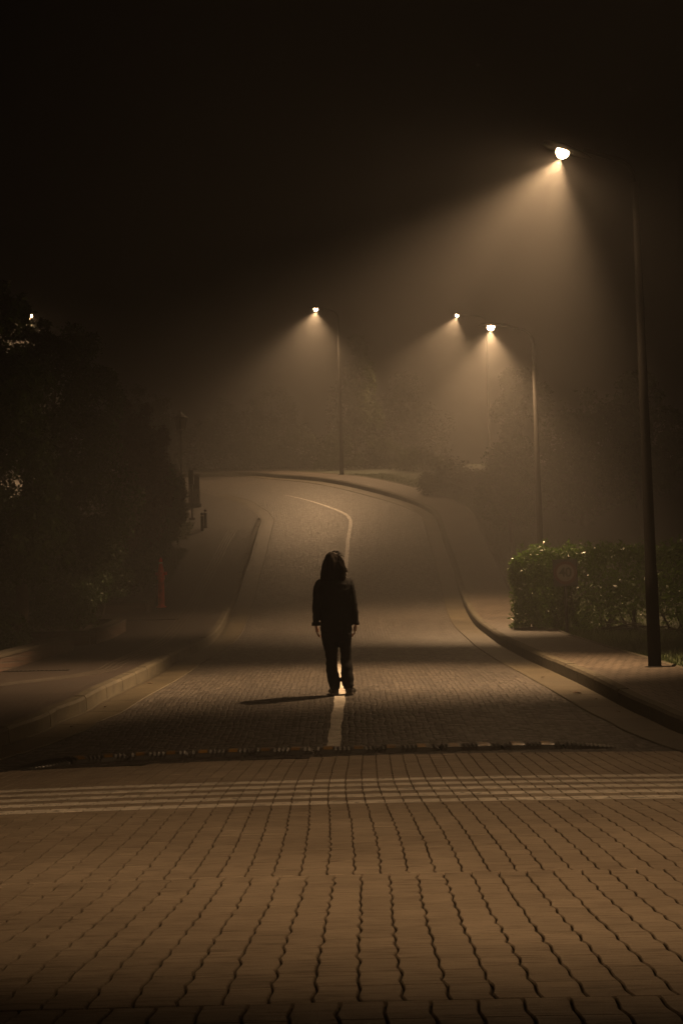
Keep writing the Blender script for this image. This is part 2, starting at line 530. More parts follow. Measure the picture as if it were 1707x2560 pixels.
# drain lines across the left pavement
for k, (yy, lab) in enumerate(((21.6, 'slotted drain crossing the left pavement beside the front planter'), (36.0, 'slotted drain crossing the left pavement below the red hydrant'))):
    e = empty('slot_drain', (0, yy, 0))
    tag(e, lab, 'drain', 'slot drains across the left pavement')
    bm = bmesh.new(); bm2 = bmesh.new()
    x = PLX + .05
    x1 = -3.9
    z0 = zg(-4, yy) + .160
    slope = math.atan(zp(yy + .5) - zp(yy - .5))
    box(bm2, (x - .8, -.05, z0 - .03), (x1, .05, z0 + .004))
    while x < x1:
        box(bm, (x, -.06, z0 + .003), (x + .035, .06, z0 + .010)); x += .06
    for nm, b_, mt in (('channel', bm2, 'black'), ('grate', bm, 'iron')):
        o = bmobj(nm, b_, M[mt], e)

# centre line of the road
CLP = [(834,1868),(841,1800),(850,1735),(853,1650),(856,1560),(860,1480),(867,1386),(870,1350),(876,1312),(874,1297),(859,1283),(814,1265),(762,1249),(712,1238)]
cl = [hit(*p) for p in CLP]
cln = resample([(p.x, p.y) for p in cl], .2)
bm = bmesh.new(); ns = normals(cln); prev = None
for i, p in enumerate(cln):
    far = i / len(cln)
    w = .062 * (1 - max(0, (i - len(cln) + 14) / 18))
    a = p + ns[i] * (w + random.uniform(-.009, .009)); b = p - ns[i] * (w + random.uniform(-.009, .009))
    cur = (bm.verts.new((a.x, a.y, zg(a.x, a.y) + .006)), bm.verts.new((b.x, b.y, zg(b.x, b.y) + .006)))
    if prev: bm.faces.new((prev[0], prev[1], cur[1], cur[0]))
    prev = cur
bmesh.ops.recalc_face_normals(bm, faces=bm.faces[:])
struct(bmobj('road_marking', bm, M['paint']))

# foreground crossing of interlocking blocks: every block modelled, rows of them painted white
PITCH, ROW = .12, .21
seams = (6.82 - 1e-4, 4.09 - 1e-4)
bm = bmesh.new()
Y0, Y1 = 2.2, 14.0
zig = [0, .003, .0052, .0048, .0, -.004, -.0046]
def colx(k, y, seed):
    ph = y / ROW
    j = int(math.floor((ph % 1) * 7)) % 7; t = (ph * 7) % 1
    a = zig[j]; b2 = zig[(j + 1) % 7]
    random.seed(int(k * 131 + math.floor(ph * 2) * 17 + seed * 7)); r = random.uniform(-.0035, .0035)
    sh = .035 if y < seams[0] else 0.0
    if y < seams[1]: sh = -.02
    wav = .02 * math.sin(y * .9 + 1.0)
    return k * PITCH + a + (b2 - a) * t + r + sh + wav
rows = int((Y1 - Y0) / ROW)
for r in range(rows):
    y0 = Y0 + r * ROW; y1 = y0 + ROW
    xm = max(3.6, .2249 * y1 + 1.9)
    if y0 > 11.5: xm = 5.0
    for k in range(int(-xm / PITCH), int(xm / PITCH)):
        random.seed(r * 1009 + k)
        jz = random.uniform(-.0009, .0009); tx = random.uniform(-.006, .006); ty = random.uniform(-.003, .003)
        g = .0023 + random.uniform(0, .002); gy = .0004 + (random.uniform(.0006, .0024) if random.random() < .5 else 0)
        yo = 0
        sy = 0.0
        for s_ in seams:
            if y0 < s_ + .01 - ROW * 0 and s_ < y1 + .001 and s_ > y0 + .1: sy = .012 if s_ > 5 else .005
        ysamp = [y0 + gy + yo, y0 + ROW * .3, y0 + ROW * .55, y0 + ROW * .8, y1 - gy - sy + yo]
        bulge = 4.6e-3
        xc = k * PITCH + PITCH / 2; yc = (y0 + y1) / 2
        if yc > 13.9 - (max(0, -xc) * .14): continue
        if yc > 13.6 and abs(xc) > 3.6: continue
        L = [(colx(k, y, 1) + g, y) for y in ysamp]; Rr = [(colx(k + 1, y, 1) - g, y) for y in ysamp]
        loop = L + Rr[::-1]
        cx = sum(p[0] for p in loop) / len(loop); cy = sum(p[1] for p in loop) / len(loop)
        top = []; mid = []; bot = []
        for (x, y) in loop:
            z = zg(x, y) + jz + (x - cx) * tx + (y - cy) * ty
            top.append(bm.verts.new((x + (cx - x) * .05, y + (cy - y) * .008, z)))
            mid.append(bm.verts.new((x, y, z - .005)))
            bot.append(bm.verts.new((x, y, z - .022)))
        ridx = round((yc - 9.84) / ROW)
        wy = 9.9 
        mi = 1 if (yc > 9.7 and yc < 11.72 and r % 2 == 0) else 0
        n = len(loop)
        f = bm.faces.new(top); f.material_index = mi
        for i in range(n):
            j = (i + 1) % n
            f = bm.faces.new((mid[i], mid[j], top[j], top[i])); f.material_index = mi
            bm.faces.new((bot[i], bot[j], mid[j], mid[i]))
bmesh.ops.recalc_face_normals(bm, faces=bm.faces[:])
random.seed(11)
struct(bmobj('crossing_paving', bm, [M['paver'], M['white_paver']]))
bmb = [(-7, -6), (-7, 13.3), (-3.6, 13.45), (0, 13.98), (3.7, 14.0), (7, 14.0), (7, -6)]
struct(region('paving_bed', bmb, -.014, M['bed'], .5))

# ------------------------------------------------------------------ speed bump
bl = [hit(*p) for p in [(30,1924),(200,1905),(420,1893),(640,1885),(853,1880),(1100,1874),(1340,1869),(1560,1868)]]
bln = resample([(p.x, p.y) for p in bl], .02)
sb = empty('speed_bump', (bln[len(bln)//2].x, bln[len(bln)//2].y, zg(0, 14)))
tag(sb, 'black ribbed rubber speed bump with yellow patches across the road', 'speed bump')
total = len(bln) * .02
nm_ = max(6, round(total / .58))
def bprof(s):   # height across
    return .056 * math.sqrt(max(0, 1 - (s / .15) ** 2)) ** .8 + .0
bns = normals(bln)
per = len(bln) / nm_
for m_ in range(nm_):
    i0 = int(m_ * per); i1 = int((m_ + 1) * per) - 1
    end = 0
    if m_ == 0: end = -1
    if m_ == nm_ - 1: end = 1
    bm = bmesh.new(); rings = []
    lat = [-.15, -.13, -.09, -.045, 0, .045, .09, .13, .15]
    yel = [(.12, .34), (.62, .84)]
    nn_ = i1 - i0
    ybm = bmesh.new()
    idx = list(range(i0, i1 + 1))
    for q in idx:
        t = (q - i0) / max(1, nn_)
        p = bln[q]; nrm = bns[q]
        tap = 1.0
        if end == -1: tap = min(1, .15 + t)
        if end == 1: tap = min(1, .15 + (1 - t))
        iny = any(a <= t <= b for a, b in yel) and not end
        rib = 1.0 if (q % 2 == 0 or iny) else .74
        if q in (i0, i1): rib = .45
        ring = []
        for s in lat:
            hgt = bprof(s) * rib * tap
            ring.append(bm.verts.new((p.x + nrm.x * s, p.y + nrm.y * s, zg(p.x, p.y) + hgt - (.005 if abs(s) > .14 else 0))))
        rings.append(ring)
    for a, b in zip(rings, rings[1:]):
        for k in range(len(lat) - 1): bm.faces.new((a[k], a[k+1], b[k+1], b[k]))
    bmesh.ops.recalc_face_normals(bm, faces=bm.faces[:])
    if sum(f.normal.z for f in bm.faces) < 0: bmesh.ops.reverse_faces(bm, faces=bm.faces[:])
    o = bmobj('rubber_module', bm, M['rubber'])
    o.parent = sb; o.matrix_parent_inverse = Matrix.Translation(sb.location).inverted()
    if not end:
        for a_, b_ in yel:
            ybm = bmesh.new(); rings = []
            qs = [q for q in idx if a_ <= (q - i0) / nn_ <= b_]
            for q in qs[::2]:
                p = bln[q]; nrm = bns[q]
                rings.append([ybm.verts.new((p.x + nrm.x * s, p.y + nrm.y * s, zg(p.x, p.y) + bprof(s) + .003)) for s in lat[1:-1]])
            for a, b in zip(rings, rings[1:]):
                for k in range(len(rings[0]) - 1): ybm.faces.new((a[k], a[k+1], b[k+1], b[k]))
            bmesh.ops.recalc_face_normals(ybm, faces=ybm.faces[:])
            y_ = bmobj('reflector', ybm, M['yellow'], o)

# ------------------------------------------------------------------ street lamps
def make_lamp(base, toppx, head, label, power=3000, cone=92, blend=.8, tilt=19, narrow=.62, pitch=0, bowl=.012, lobe=0, throw=.32, ground=None, aim=None):
    """base: world point; head: world point of the lens"""
    base = Vector(base); head = Vector(head)
    rt = empty('street_lamp', base)
    tag(rt, label, 'street lamp', 'street lamps along the right side of the road')
    hd = head - base
    dirv = Vector((hd.x, hd.y, 0)); arm = dirv.length; dirv.normalize()
    H = hd.z
    bm = bmesh.new(); lathe(bm, [(.17, -.05), (.17, .012), (.15, .02), (.085, .03), (.08, .18)], 16)
    bmobj('base_plate', bm, M['pole'], rt, True)
    ph = H - .42
    bm = bmesh.new(); tube(bm, [(0, 0, .02), (0, 0, 1.2), (0, 0, 1.25), (0, 0, ph * .5), (0, 0, ph)], [.086, .082, .074, .062, .043], 16)
    bmobj('pole', bm, M['pole'], rt, True)
    bm = bmesh.new()
    pts = []
    for k in range(9):
        a = k / 8 * PI / 2 * .93
        r = .36
        pts.append(dirv * (r * (1 - math.cos(a))) + Vector((0, 0, ph + r * math.sin(a))))
    endp = dirv * (arm - .2) + Vector((0, 0, H + .05))
    pts.append(pts[-1].lerp(endp, .5)); pts.append(endp)
    tube(bm, pts, [.036] * 5 + [.032] * 4 + [.028, .026], 10)
    bmobj('arm', bm, M['pole'], rt, True)
    # luminaire head: flat tapered housing, tilted up away from the pole
    side = Vector((-dirv.y, dirv.x, 0))
    up = Vector((0, 0, 1)); ta = math.radians(tilt)
    fw = dirv * math.cos(ta) + up * math.sin(ta); nu = -dirv * math.sin(ta) + up * math.cos(ta)
    bm = bmesh.new()
    prof = [(-.30, .03, .03), (-.24, .05, .045), (-.1, .10, .06), (.08, .15, .07), (.26, .14, .055), (.34, .09, .03), (.365, .03, .012)]
    rings = []
    for a, w, h in prof:
        c = hd + fw * a + nu * .02
        rings.append([bm.verts.new(c + side * x * w + nu * (z * h)) for x, z in ((-1, 0), (-.9, .55), (-.5, .95), (0, 1.05), (.5, .95), (.9, .55), (1, 0))])
    for a, b in zip(rings, rings[1:]):
        for k in range(6): bm.faces.new((a[k], a[k+1], b[k+1], b[k]))
        bm.faces.new((a[6], a[0], b[0], b[6]))
    bm.faces.new(rings[0]); bm.faces.new(rings[-1][::-1])
    bmesh.ops.recalc_face_normals(bm, faces=bm.faces[:])
    hdo = bmobj('luminaire', bm, M['pole'], rt, True)
    bm = bmesh.new()
    rings = []
    for rr, dz in ((1, .012), (.95, -.03), (.75, -.065), (.4, -.09), (.02, -.096)):
        rings.append([bm.verts.new(hd + fw * (.08 + .09 * rr * math.cos(2*PI*k/16)) + side * (.066 * rr * math.sin(2*PI*k/16)) + nu * dz) for k in range(16)])
    for a, b in zip(rings, rings[1:]):
        for k in range(16): bm.faces.new((a[k], a[(k+1) % 16], b[(k+1) % 16], b[k]))
    bm.faces.new(rings[-1])
    bmesh.ops.recalc_face_normals(bm, faces=bm.faces[:])
    bmobj('lens', bm, M['lens'], hdo, True)
    ld = bpy.data.lights.new('street_lamp_light', 'SPOT'); ld.energy = power; ld.color = LCOL
    ld.spot_size = math.radians(cone); ld.spot_blend = blend; ld.shadow_soft_size = .025
    lo = bpy.data.objects.new('street_lamp_light', ld); COL.objects.link(lo)
    lo.parent = hdo
    q = (Vector(aim) if aim else -nu).to_track_quat('-Z', 'Y')
    l2 = bpy.data.lights.new('street_lamp_bowl_light', 'SPOT'); l2.energy = power * (bowl if not aim else .003); l2.color = LCOL
    l2.spot_size = math.radians(168); l2.spot_blend = .5; l2.shadow_soft_size = .07
    o2 = bpy.data.objects.new('street_lamp_bowl_light', l2); COL.objects.link(o2); o2.parent = hdo
    o2.rotation_mode = 'QUATERNION'; o2.rotation_quaternion = (-nu).to_track_quat('-Z', 'Y'); o2.location = hd + fw * .08 - nu * .108
    if not aim: q = Matrix((fw, nu.cross(fw), nu)).transposed(); q = (Matrix.Rotation(math.radians(pitch), 3, fw) @ q).to_quaternion(); lo.scale = (1, narrow, 1)
    lo.rotation_mode = 'QUATERNION'; lo.rotation_quaternion = q
    lo.location = hd + fw * .08 - nu * .108
    def extra(nm, en, sz, dv):
        l3 = bpy.data.lights.new(nm, 'SPOT'); l3.energy = en; l3.color = LCOL; l3.spot_size = math.radians(sz); l3.spot_blend = 1.0; l3.shadow_soft_size = .025
        o3 = bpy.data.objects.new(nm, l3); COL.objects.link(o3); o3.parent = hdo
        o3.rotation_mode = 'QUATERNION'; o3.rotation_quaternion = Vector(dv).to_track_quat('-Z', 'Y'); o3.location = lo.location
    if not aim:
        a_ = math.radians(50)
        extra('street_lamp_side_light', power * throw, 48, dirv * math.sin(a_) + up * -math.cos(a_))
        if lobe: extra('street_lamp_uphill_light', lobe, 40, (.44, 1.74, -1))
    return rt

def lamp_at(basepx, headpx, d, label, **kw):
    hp = at(*headpx, d)
    x = at(basepx, headpx[1] + 60, d).x
    # undo the lean of the picture: pole x measured near its top
    b = Vector((x, d, zg(x, d) + .14))
    return make_lamp(b, None, hp, label, **kw)

PW = 6600
lamp_at(1586, (1420, 384), 19.6, 'nearest lit street lamp, tall pole at the right edge with the brightest glow', power=9800, lobe=1100, throw=.44, narrow=.46, pitch=-7, blend=.9, tilt=21, cone=98, bowl=.022)
lamp_at(1333, (1235, 817), 34.5, 'lit street lamp whose pole rises out of the clipped hedge', power=PW, narrow=.85, pitch=-3, blend=.8, tilt=3, cone=106)
lamp_at(1215, (1146, 789), 70.0, 'faint distant lit street lamp, smallest glow, just left of the hedge lamp', power=PW*.8, narrow=1.0, pitch=8, blend=.6)
lamp_at(846, (794, 773), 62.0, 'lit street lamp on the outer side of the bend above the road centre', power=PW*.75, narrow=.95, pitch=10, blend=.8, tilt=7, cone=106)
b5 = at(80, 791, 66.0)
make_lamp((b5.x + .9, 69.5, zg(-13, 69.5)), None, b5, 'distant lit street lamp half hidden behind the big tree on the left', power=PW)
make_lamp((3.5, .6, 0), None, (1.3, .8, 6.65), 'street lamp beside the paved crossing, outside the right edge of the picture', power=2350, cone=60, blend=1.0, tilt=6, aim=(-.10, 1.36, -1))

# ------------------------------------------------------------------ old style lantern
def lantern(loc):
    e = empty('lantern_post', loc)
    tag(e, 'unlit old-style lantern with pale glass on a slim post behind the left trees', 'lantern post')
    bm = bmesh.new(); lathe(bm, [(.11, -.1), (.11, .1), (.07, .16), (.055, .6), (.07, .63), (.04, .68), (.034, 2.55), (.06, 2.6), (.05, 2.64), (.075, 2.68)], 12)
    bmobj('post', bm, M['iron'], e, True)
    for k in range(4):
        a0 = PI/4 + k * PI/2; a1 = a0 + PI/2
        bm = bmesh.new()
        def P(a, r, z): return Vector((r * math.cos(a), r * math.sin(a), z))
        q = [P(a0, .115, 2.72), P(a1, .115, 2.72), P(a1, .245, 3.17), P(a0, .245, 3.17)]
        c = sum(q, Vector()) / 4; q = [c + (v - c) * .9 for v in q]
        n = (q[1] - q[0]).cross(q[3] - q[0]).normalized()
        vs = [bm.verts.new(v) for v in q] + [bm.verts.new(v - n * .006) for v in q]
        for f in ((0, 1, 2, 3), (7, 6, 5, 4), (0, 4, 5, 1), (1, 5, 6, 2), (2, 6, 7, 3), (3, 7, 4, 0)): bm.faces.new([vs[i] for i in f])
        bmobj('glass_pane', bm, M['glass'], e)
    bm = bmesh.new()
    for k in range(4):
        a = PI/4 + k * PI/2
        tube(bm, [(.118 * math.cos(a), .118 * math.sin(a), 2.69), (.25 * math.cos(a), .25 * math.sin(a), 3.19)], .013, 6)
    lathe(bm, [(.12, 2.67), (.13, 2.70), (.12, 2.72)], 4)
    bmobj('frame', bm, M['iron'], e)
    bm = bmesh.new(); lathe(bm, [(.29, 3.17), (.30, 3.20), (.18, 3.30), (.08, 3.36), (.05, 3.40), (.03, 3.43), (.035, 3.47), (.012, 3.52)], 12)
    bmobj('cap', bm, M['iron'], e)
p = at(452, 1046, 58.0)
lantern((p.x, 58.0, p.z - 3.19))
bpy.data.objects['lantern_post'].rotation_euler = (0, 0, PI / 4)

# ------------------------------------------------------------------ hydrant
def hydrant(loc):
    e = empty('fire_hydrant', loc)
    tag(e, 'tall slim red fire hydrant with a white band standing on the left pavement', 'fire hydrant')
    bm = bmesh.new(); lathe(bm, [(.13, -.06), (.13, .02), (.10, .035), (.088, .06), (.085, .70), (.105, .71), (.105, .75), (.09, .76)], 20)
    bmobj('barrel', bm, M['red'], e, True)
    bm = bmesh.new(); lathe(bm, [(.095, .755), (.10, .80), (.085, .92), (.07, 1.0), (.05, 1.09), (.045, 1.11)], 20)
    hd = bmobj('bonnet', bm, M['red'], e, True)
    for ang in (PI * .78, -PI * .1, -PI/2):
        bm = bmesh.new(); c, s = math.cos(ang), math.sin(ang)
        tube(bm, [(c * .06, s * .06, .86), (c * .135, s * .135, .86), (c * .136, s * .136, .86), (c * .155, s * .155, .86)], [.038, .038, .048, .046], 12)
        bmobj('outlet', bm, M['red'], e)
    bm = bmesh.new(); lathe(bm, [(.047, 1.11), (.048, 1.145), (.044, 1.15)], 16)
    bmobj('band', bm, M['whiteband'], e)
    bm = bmesh.new(); lathe(bm, [(.044, 1.15), (.048, 1.18), (.038, 1.22), (.018, 1.25), (.016, 1.27)], 16)
    bmobj('cap', bm, M['red'], e, True)
h = hit(404, 1518, .16)
hydrant((h.x, h.y, zg(h.x, h.y) + .158))

# ------------------------------------------------------------------ bollards
def bollard(loc, label):
    e = empty('bollard', loc)
    tag(e, label, 'bollard', 'black ball-top bollards on the left pavement')
    bm = bmesh.new(); lathe(bm, [(.07, -.05), (.07, .03), (.055, .05), (.052, .50), (.062, .52), (.05, .54)], 14)
    bmobj('post', bm, M['black'], e, True)
    bm = bmesh.new(); lathe(bm, [(.054, .535), (.056, .575), (.04, .585)], 14); bmobj('reflective_band', bm, M['whiteband'], e)
    bm = bmesh.new(); ellipsoid(bm, (0, 0, .63), (.055, .055, .055)); bmobj('ball', bm, M['black'], e, True)
for (x, y), lab in (((506, 1331), 'front black bollard with pale band, nearer of the pair below the sign post'), ((514, 1322), 'rear black bollard with pale band, farther of the pair below the sign post')):
    h = hit(x, y, .1); bollard((h.x, h.y, zg(h.x, h.y) + .12), lab)

# narrow sign post seen edge on, and the two-tone cabinet behind it
h = hit(481, 1296, .1)
e = empty('sign_post', (h.x, h.y, zg(h.x, h.y) + .1))
tag(e, 'dark narrow sign post standing in front of the pale cabinet on the left', 'sign post')
bm = bmesh.new(); tube(bm, [(0, 0, -.1), (0, 0, 1.75)], .038, 10); bmobj('post', bm, M['iron'], e, True)
bm = bmesh.new(); box(bm, (-.085, -.25, 1.22), (.085, -.05, 1.74), 0, .01); bmobj('sign_plate', bm, M['cabinet_dark'], e)
bm = bmesh.new(); box(bm, (-.11, -.12, -.08), (.11, .12, .02), 0, .01); bmobj('base', bm, M['iron'], e)
h = hit(486, 1262, .08)
e = empty('utility_cabinet', (h.x, h.y, zg(h.x, h.y) + .06), .25)
tag(e, 'pale utility cabinet with a darker upper half beside the bollards', 'cabinet')
bm = bmesh.new(); box(bm, (-.24, -.15, -.1), (.24, .15, .06), 0, .01); bmobj('plinth', bm, M['iron'], e)
bm = bmesh.new(); box(bm, (-.2, -.13, .06), (.2, .13, .60), 0, .008); bmobj('lower_box', bm, M['cabinet_light'], e)
bm = bmesh.new(); box(bm, (-.19, -.125, .603), (.19, .125, 1.12), 0, .008); box(bm, (-.21, -.145, 1.121), (.21, .145, 1.15), 0, .006)
u = bmobj('upper_box', bm, M['cabinet_dark'], e)
bm = bmesh.new(); box(bm, (.10, -.15, .3), (.13, -.131, .42)); bmobj('handle', bm, M['iron'], e)

# ------------------------------------------------------------------ speed limit sign
def textmesh(body, size, depth):
    cu = bpy.data.curves.new('t', 'FONT'); cu.body = body; cu.size = size; cu.extrude = depth
    cu.align_x = 'CENTER'; cu.align_y = 'CENTER'; cu.space_character = .95; cu.offset = .004
    ob = bpy.data.objects.new('t', cu); COL.objects.link(ob)
    dg = bpy.context.evaluated_depsgraph_get()
    me = bpy.data.meshes.new_from_object(ob.evaluated_get(dg))
    bpy.data.objects.remove(ob)
    return me
p = at(1412, 1432, 29.3)
gz = zg(p.x, 29.3) + .12
e = empty('speed_limit_sign', (p.x, 29.3, gz), -.05)
tag(e, 'speed limit sign reading 40 on a post in front of the hedge', 'road sign')
cz = p.z - gz
bm = bmesh.new(); tube(bm, [(0, .03, -.1), (0, .03, cz + .25)], .03, 10); bmobj('post', bm, M['iron'], e, True)
bm = bmesh.new(); box(bm, (-.235, -.012, cz - .26), (.235, .0, cz + .26), 0, .004); bp = bmobj('back_plate', bm, M['black'], e)
def disc(bm, r0, r1, y0, y1, n=48):
    A = [[bm.verts.new((r * math.cos(2*PI*k/n), y, cz + r * math.sin(2*PI*k/n))) for k in range(n)] for r, y in ((r1, y1), (r1, y0), (r0, y0))]
    for a, b in zip(A, A[1:]):
        for k in range(n): bm.faces.new((a[k], a[(k+1) % n], b[(k+1) % n], b[k]))
    if r0 < .01: bm.faces.new(A[2])
    bmesh.ops.recalc_face_normals(bm, faces=bm.faces[:])
bm = bmesh.new(); disc(bm, .005, .168, -.016, -.013); bmobj('sign_face', bm, M['signwhite'], e)
bm = bmesh.new(); disc(bm, .166, .222, -.019, -.013); bmobj('red_ring', bm, M['signred'], e)
tm = textmesh('40', .25, .0015)
t_ = link('number', tm, M['black'], e); t_.rotation_euler = (PI/2, 0, 0); t_.location = (0, -.0185, cz)

# ------------------------------------------------------------------ planters
def planter(x0, x1, y0, y1, h, label):
    e = empty('planter_bed', (0, 0, 0)); tag(e, label, 'planter', 'low brick planters beside the left pavement')
    e.location = ((x0 + x1) / 2, y0, zg(x1, y0)); inv = Matrix.Translation(e.location).inverted()
    bm = bmesh.new(); uvl = bm.loops.layers.uv.new('UVMap')
    ctop = bmesh.new()
    segs = []
    n = max(2, int((y1 - y0) / .8))
    for i in range(n):
        a = y0 + (y1 - y0) * i / n; b = y0 + (y1 - y0) * (i + 1) / n
        segs.append((x1, a, x1, b))
    m = max(2, int((x1 - x0) / .8))
    for i in range(m):
        segs.append((x1 + (x0 - x1) * i / m, y0, x1 + (x0 - x1) * (i + 1) / m, y0))
        segs.append((x1 + (x0 - x1) * i / m, y1, x1 + (x0 - x1) * (i + 1) / m, y1))
    ztop = max(zp(y0), zp(y1) - .1)
    for (xa, ya, xb, yb) in segs:
        t = Vector((xb - xa, yb - ya, 0)).normalized(); nn = Vector((-t.y, t.x, 0)) * .11
        za, zb_ = zg(xa, ya) + .158, zg(xb, yb) + .158
        P = []
        for (x, y, z) in ((xa, ya, za), (xb, yb, zb_)):
            for s in (-1, 1):
                P.append((x + nn.x * s, y + nn.y * s, z - .15)); P.append((x + nn.x * s, y + nn.y * s, z + h))
        v = [bm.verts.new(q) for q in P]
        for f in ((0, 1, 5, 4), (2, 6, 7, 3), (1, 3, 7, 5), (0, 2, 3, 1), (4, 5, 7, 6)):
            ff = bm.faces.new([v[i] for i in f])
            for lp_ in ff.loops:
                c = lp_.vert.co; lp_[uvl].uv = (c.x + c.y, c.z)
        m2 = [ctop.verts.new((q[0] * 1 + (nn.x * .18 * (1 if (k // 2) % 2 else -1)), q[1] + nn.y * .18 * (1 if (k // 2) % 2 else -1), q[2] + (.153 + h if k % 2 == 0 else .05))) for k, q in enumerate(P)]
        g = [m2[0], m2[2], m2[6], m2[4], m2[1], m2[3], m2[7], m2[5]]
        for f in ((0, 1, 2, 3), (7, 6, 5, 4), (0, 4, 5, 1), (1, 5, 6, 2), (2, 6, 7, 3), (3, 7, 4, 0)): ctop.faces.new([g[i] for i in f])
    bmesh.ops.recalc_face_normals(bm, faces=bm.faces[:]); bmesh.ops.recalc_face_normals(ctop, faces=ctop.faces[:])
    for nm, b_, mt in (('wall', bm, 'brick'), ('coping', ctop, 'cap')):
        o = bmobj(nm, b_, M[mt], e); o.matrix_parent_inverse = inv
    so = bmesh.new()
    N_ = 10
    rows_ = [[so.verts.new((x, y, zg(x, y) + .15 + h - .05 + random.uniform(-.02, .03))) for x in np.linspace(x0, x1 - .05, N_)] for y in np.linspace(y0 + .05, y1 - .05, N_)]
    for a, b in zip(rows_, rows_[1:]):
        for k in range(N_ - 1): so.faces.new((a[k], a[k+1], b[k+1], b[k]))
    o = bmobj('soil', so, M['soil'], e); o.matrix_parent_inverse = inv
planter(-9.5, PLX - .1, 14.5, 27.4, .20, 'front low brick planter at the left edge, nearest the camera')
planter(-9.5, PLX - .02, 29.4, 33.4, .22, 'middle low brick planter below the big tree, left of the pavement')
planter(-9.5, PLX - .05, 37.9, 41.8, .22, 'rear low brick planter just left of the red hydrant')

# ------------------------------------------------------------------ foliage
def leaves_mesh(name, P, Nn, size, aspect=.42, var=.35, droop=.0):
    n = len(P)
    d = rng.normal(size=(n, 3)); d -= (d * Nn).sum(1)[:, None] * Nn
    d /= np.linalg.norm(d, axis=1)[:, None] + 1e-9
    d[:, 2] -= droop; d /= np.linalg.norm(d, axis=1)[:, None]
    s = np.cross(Nn, d); s /= np.linalg.norm(s, axis=1)[:, None] + 1e-9
    L = size * (1 + var * rng.normal(size=n)).clip(.45, 1.8)
    W = L * aspect
    V = np.empty((n, 4, 3), np.float32)
    V[:, 0] = P
    V[:, 1] = P + d * (L * .45)[:, None] + s * (W * .5)[:, None] - Nn * (L * .06)[:, None]
    V[:, 2] = P + d * L[:, None] - Nn * (L * .05)[:, None]
    V[:, 3] = P + d * (L * .45)[:, None] - s * (W * .5)[:, None] - Nn * (L * .06)[:, None]
    me = bpy.data.meshes.new(name)
    me.vertices.add(n * 4); me.vertices.foreach_set('co', V.reshape(-1))
    me.loops.add(n * 4); me.loops.foreach_set('vertex_index', np.arange(n * 4, dtype=np.int32))
    me.polygons.add(n); me.polygons.foreach_set('loop_start', np.arange(0, n * 4, 4, dtype=np.int32))
    me.update(calc_edges=True)
    return me

def clumps_cloud(clumps, n, sub=26, shell=.55):
    """clumps: list (cx, cy, cz, rx, ry, rz); leaves gather in sub-clumps near each surface"""
    w = np.array([c[3] * c[5] for c in clumps]); w = w / w.sum()
    P = []; Nn = []
    for c, ww in zip(clumps, w):
        m = int(n * ww)
        k = max(6, int(sub * ww * len(clumps)))
        dirs = rng.normal(size=(k, 3)); dirs /= np.linalg.norm(dirs, axis=1)[:, None]
        rad = shell + (1 - shell) * rng.random(k) ** .5
        sc = dirs * rad[:, None]
        ids = rng.integers(0, k, m)
        loc = rng.normal(size=(m, 3)) * .19 * (.6 + .8 * rng.random(k))[ids][:, None]
        q = sc[ids] + loc
        lim = np.linalg.norm(q, axis=1); over = lim > 1.14
        q[over] *= (1.14 / lim[over])[:, None] * (.9 + .1 * rng.random(over.sum()))[:, None]
        P.append(q * np.array(c[3:6]) + np.array(c[0:3]))
        nn = loc * 2.5 + q * .5 + rng.normal(size=(m, 3)) * .5 + np.array((0, 0, .35))
        Nn.append(nn / np.linalg.norm(nn, axis=1)[:, None])
    return np.vstack(P).astype(np.float32), np.vstack(Nn).astype(np.float32)

def limbs(bm, base, tips, r0):
    base = Vector(base)
    zt = sum(t.z for t in tips) / len(tips)
    fork = base.lerp(Vector((base.x, base.y, zt)), .42)
    tube(bm, [base - Vector((0, 0, .25)), base + Vector((0, 0, .02)), base.lerp(fork, .5) + Vector((.06, 0, 0)), fork], [r0 * 1.4, r0 * 1.1, r0 * .85, r0 * .7], 9)
    for t in tips:
        s = base.lerp(fork, random.uniform(.6, 1.0))
        mid = s.lerp(t, .5) + Vector((random.uniform(-.15, .15), random.uniform(-.15, .15), .25))
        tube(bm, [s, s.lerp(mid, .6), mid, t], [r0 * .5, r0 * .4, r0 * .26, r0 * .1], 6)
        for _ in range(3):
            u = mid.lerp(t, random.uniform(0, .7))
            v = u + Vector((random.uniform(-.5, .5), random.uniform(-.5, .5), random.uniform(0, .5)))
            tube(bm, [u, u.lerp(v, .5) + Vector((0, 0, .05)), v], [r0 * .16, r0 * .1, r0 * .03], 5)

def tree(name, label, cat, pxclumps, d, n, size, mat, trunk=None, r0=.12, group=None, aspect=.42, depth=.9, sub=26):
    """pxclumps: (px, py, rx_px, ry_px, dd) ellipsoids read off the photo at distance d+dd"""
    cl = []
    for (x, y, rx, ry, dd) in pxclumps:
        c = at(x, y, d + dd); k = mpp(d + dd)
        cl.append((c.x, c.y, c.z, rx * k, max(rx * k * depth, .3), ry * k))
    tx = trunk if trunk is not None else sum(c[0] for c in cl) / len(cl)
    base = Vector((tx, d, zg(tx, d) + .1))
    e = empty(name, base); tag(e, label, cat, group)
    inv = Matrix.Translation(base).inverted()
    P, Nn = clumps_cloud(cl, n, sub)
    keep = P[:, 2] > np.array([zg(float(x), float(y)) for x, y in P[:, :2]]) + .2
    P, Nn = P[keep], Nn[keep]
    P -= np.array(base[:], np.float32)
    link('crown' if cat == 'tree' else 'foliage', leaves_mesh(name, P, Nn, size, aspect), M[mat], e)
    bm = bmesh.new()
    limbs(bm, (0, 0, 0), [Vector(c[:3]) - base + Vector((0, 0, c[5] * .3)) for c in cl], r0)
    bmobj('trunk' if cat == 'tree' else 'stem', bm, M['bark'], e, True)
    return e

